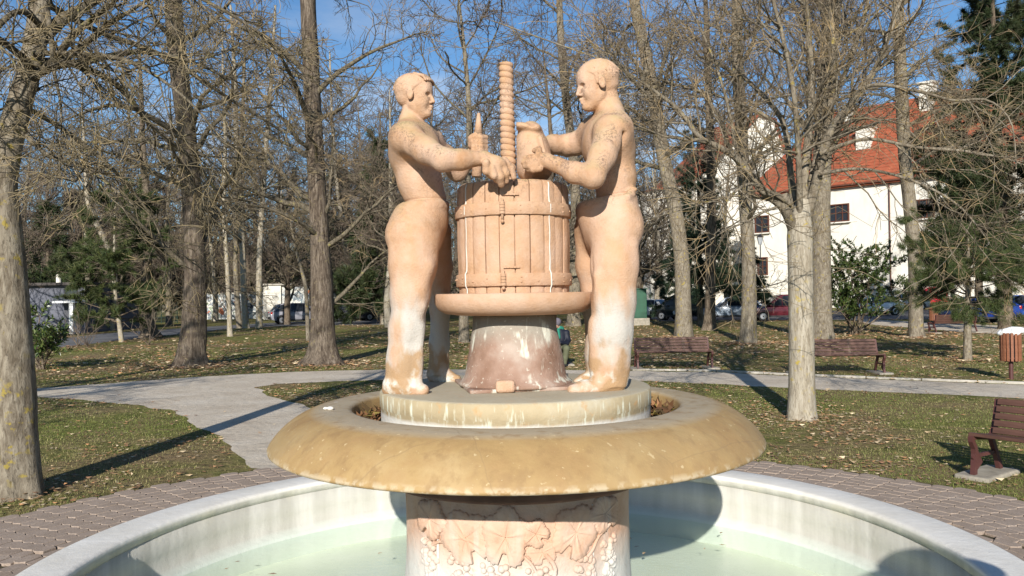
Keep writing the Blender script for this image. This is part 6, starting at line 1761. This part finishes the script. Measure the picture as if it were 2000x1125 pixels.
# ------------------------------------------------------------------ people
SKIN = plain('skin', (.50, .29, .20), .55, .4, .08)
def seated_man():
    x, y = ground(1099, 716); y += .18
    root = empty('person', (x, y, 0), 0, 'seated person in grey beanie, navy jacket over green hood and olive trousers', 'person')
    h = .014
    T = lambda px, py, dy=0: np.array(at(px, py, y + dy)) - np.array([x, y, 0])
    def fld(): return Field((-.75, -.8, -.06), (.6, .5, 1.45), h)
    f = fld()                                    # body: head, neck, hands
    head(f, (-.13, -.02, 1.03), .245, (-.62, -.78, -.12), (-.1, 0, 1), hair=False)
    f.rc((-.11, .02, 1.10), (-.07, .06, .94), .06, .065, .03)
    for (hx, hy, hz) in ((-.12, -.34, .66), (-.24, -.36, .67)):
        f.ell((hx, hy, hz), (.048, .04, .03), None, .015)
        for k in range(4): f.rc((hx - .02, hy - .015 + k * .0, hz - .02 + k * .015), (hx - .085, hy - .03, hz - .022 + k * .013), .011, .009, .006)
        f.rc((hx, hy, hz + .02), (hx - .05, hy - .04, hz + .05), .012, .010, .01)
    link('body', f.mesh('body', SKIN), root)
    f = fld()
    f.chain([(np.array((-.03, .08, .55)), .17), (np.array((-.04, .09, .75)), .175), (np.array((-.06, .07, .93)), .13)], .05, 1.0)
    f.rc((-.24, .03, .90), (.13, .07, .90), .085, .09, .06)
    f.chain([(np.array((.13, .07, .90)), .085), (np.array((.17, .0, .70)), .075), (np.array((.12, -.12, .62)), .068), (np.array((-.06, -.31, .66)), .05)], .03)
    f.chain([(np.array((-.25, .03, .90)), .08), (np.array((-.33, -.06, .70)), .07), (np.array((-.22, -.32, .66)), .05)], .03)
    for z in (.62, .72, .82): f.rc((-.2, -.11, z), (.15, -.1, z), .007, .007, .012, op='sub')
    link('jacket', f.mesh('jacket', plain('navy_padded_cloth', (.010, .012, .022), .6, .3)), root)
    f = fld()
    f.rc((-.13, .06, .95), (.0, .06, 1.02), .075, .07, .03); f.rc((-.10, -.085, .97), (-.08, -.115, .78), .05, .04, .03); f.rc((-.03, .02, 1.05), (-.18, .0, .96), .05, .05, .02)
    link('hood', f.mesh('hood', plain('green_cloth', (.015, .16, .11), .8)), root)
    f = fld()
    f.rc((-.03, .06, .52), (.02, .06, .50), .15, .14, .05)
    for s, kx, fx in ((1, .10, .06), (-1, -.22, -.24)):
        f.chain([(np.array((.04 * s, .0, .53)), .105), (np.array((kx, -.40, .50)), .085), (np.array((fx, -.38, .25)), .068), (np.array((fx - .02, -.36, .10)), .062)], .035)
        f.rc((kx - .06, -.42, .42), (kx + .06, -.40, .40), .01, .01, .02, op='sub')
    link('trousers', f.mesh('trousers', plain('olive_cloth', (.10, .105, .06), .85)), root)
    for fx in (.04, -.26):
        f = fld()
        f.rc((fx, -.36, .055), (fx - .05, -.56, .04), .05, .042, .03); f.rc((fx, -.35, .05), (fx, -.35, .12), .05, .052, .02)
        f.d = np.maximum(f.d, (0.004 - f.ax[2])[None, None, :])
        link('shoe', f.mesh('shoe', plain('dark_leather', (.03, .03, .033), .6)), root)
    f = fld()
    f.ell((-.135, -.02, 1.215), (.122, .125, .095), None, .02); f.rc((-.20, -.08, 1.175), (-.07, .06, 1.175), .055, .055, .05)
    f.rc((-.135, -.02, 1.19), (-.12, -.01, 1.22), .105, .10, .03)
    link('beanie', f.mesh('beanie', plain('grey_knit', (.13, .115, .14), .95)), root)
seated_man()

def bystander():
    # the one whose hat and shoulders throw the rounded shadow on the basin wall at the lower right
    x, y = 2.02, 1.38
    root = empty('person', (x, y, 0), 0, 'standing person in a brown coat and round brimmed hat beside the basin', 'person')
    Fd = lambda: Field((-.5, -.4, -.02), (.5, .45, 2.08), .014)
    f = Fd(); head(f, (0, 0, 1.60), .255, (-.3, .95, -.1), hair=False); f.rc((0, -.02, 1.66), (0, -.03, 1.50), .06, .075, .03)
    for s in (-1, 1):
        f.ell((.27 * s, .04, .84), (.03, .045, .055), None, .015)
        for k in range(4): f.rc((.27 * s, .015 + .022 * k, .80), (.265 * s, .02 + .022 * k, .725 + .006 * abs(k - 1)), .011, .009, .006)
        f.rc((.26 * s, .075, .85), (.24 * s, .10, .79), .012, .010, .01)
    link('body', f.mesh('body', SKIN), root)
    f = Fd(); f.chain([(np.array((0, 0, .62)), .19), (np.array((0, 0, 1.0)), .165), (np.array((0, -.02, 1.35)), .16), (np.array((0, -.02, 1.48)), .09)], .05)
    f.rc((-.18, -.02, 1.44), (.18, -.02, 1.44), .085, .085, .06)
    for s in (-1, 1): f.chain([(np.array((.19 * s, -.02, 1.43)), .085), (np.array((.27 * s, -.03, 1.14)), .068), (np.array((.27 * s, .03, .88)), .05)], .02)
    link('coat', f.mesh('coat', plain('brown_coat', (.09, .06, .04), .85)), root)
    f = Fd()
    for s in (-1, 1): f.chain([(np.array((.09 * s, 0, .72)), .10), (np.array((.10 * s, .01, .48)), .075), (np.array((.11 * s, -.01, .10)), .06)], .03)
    link('trousers', f.mesh('trousers', plain('dark_trousers', (.03, .03, .04), .85)), root)
    for s in (-1, 1):
        f = Fd(); f.rc((.11 * s, -.02, .06), (.12 * s, .15, .045), .055, .045, .03)
        f.d = np.maximum(f.d, (.004 - f.ax[2])[None, None, :])
        link('shoe', f.mesh('shoe', plain('dark_leather', (.03, .03, .033), .6)), root)
    f = Fd(); f.ell((0, 0, 1.86), (.125, .135, .14), None, .02); f.ell((0, .0, 1.80), (.235, .24, .022), None, .03)
    link('hat', f.mesh('hat', plain('felt_hat', (.06, .05, .04), .9)), root)
bystander()
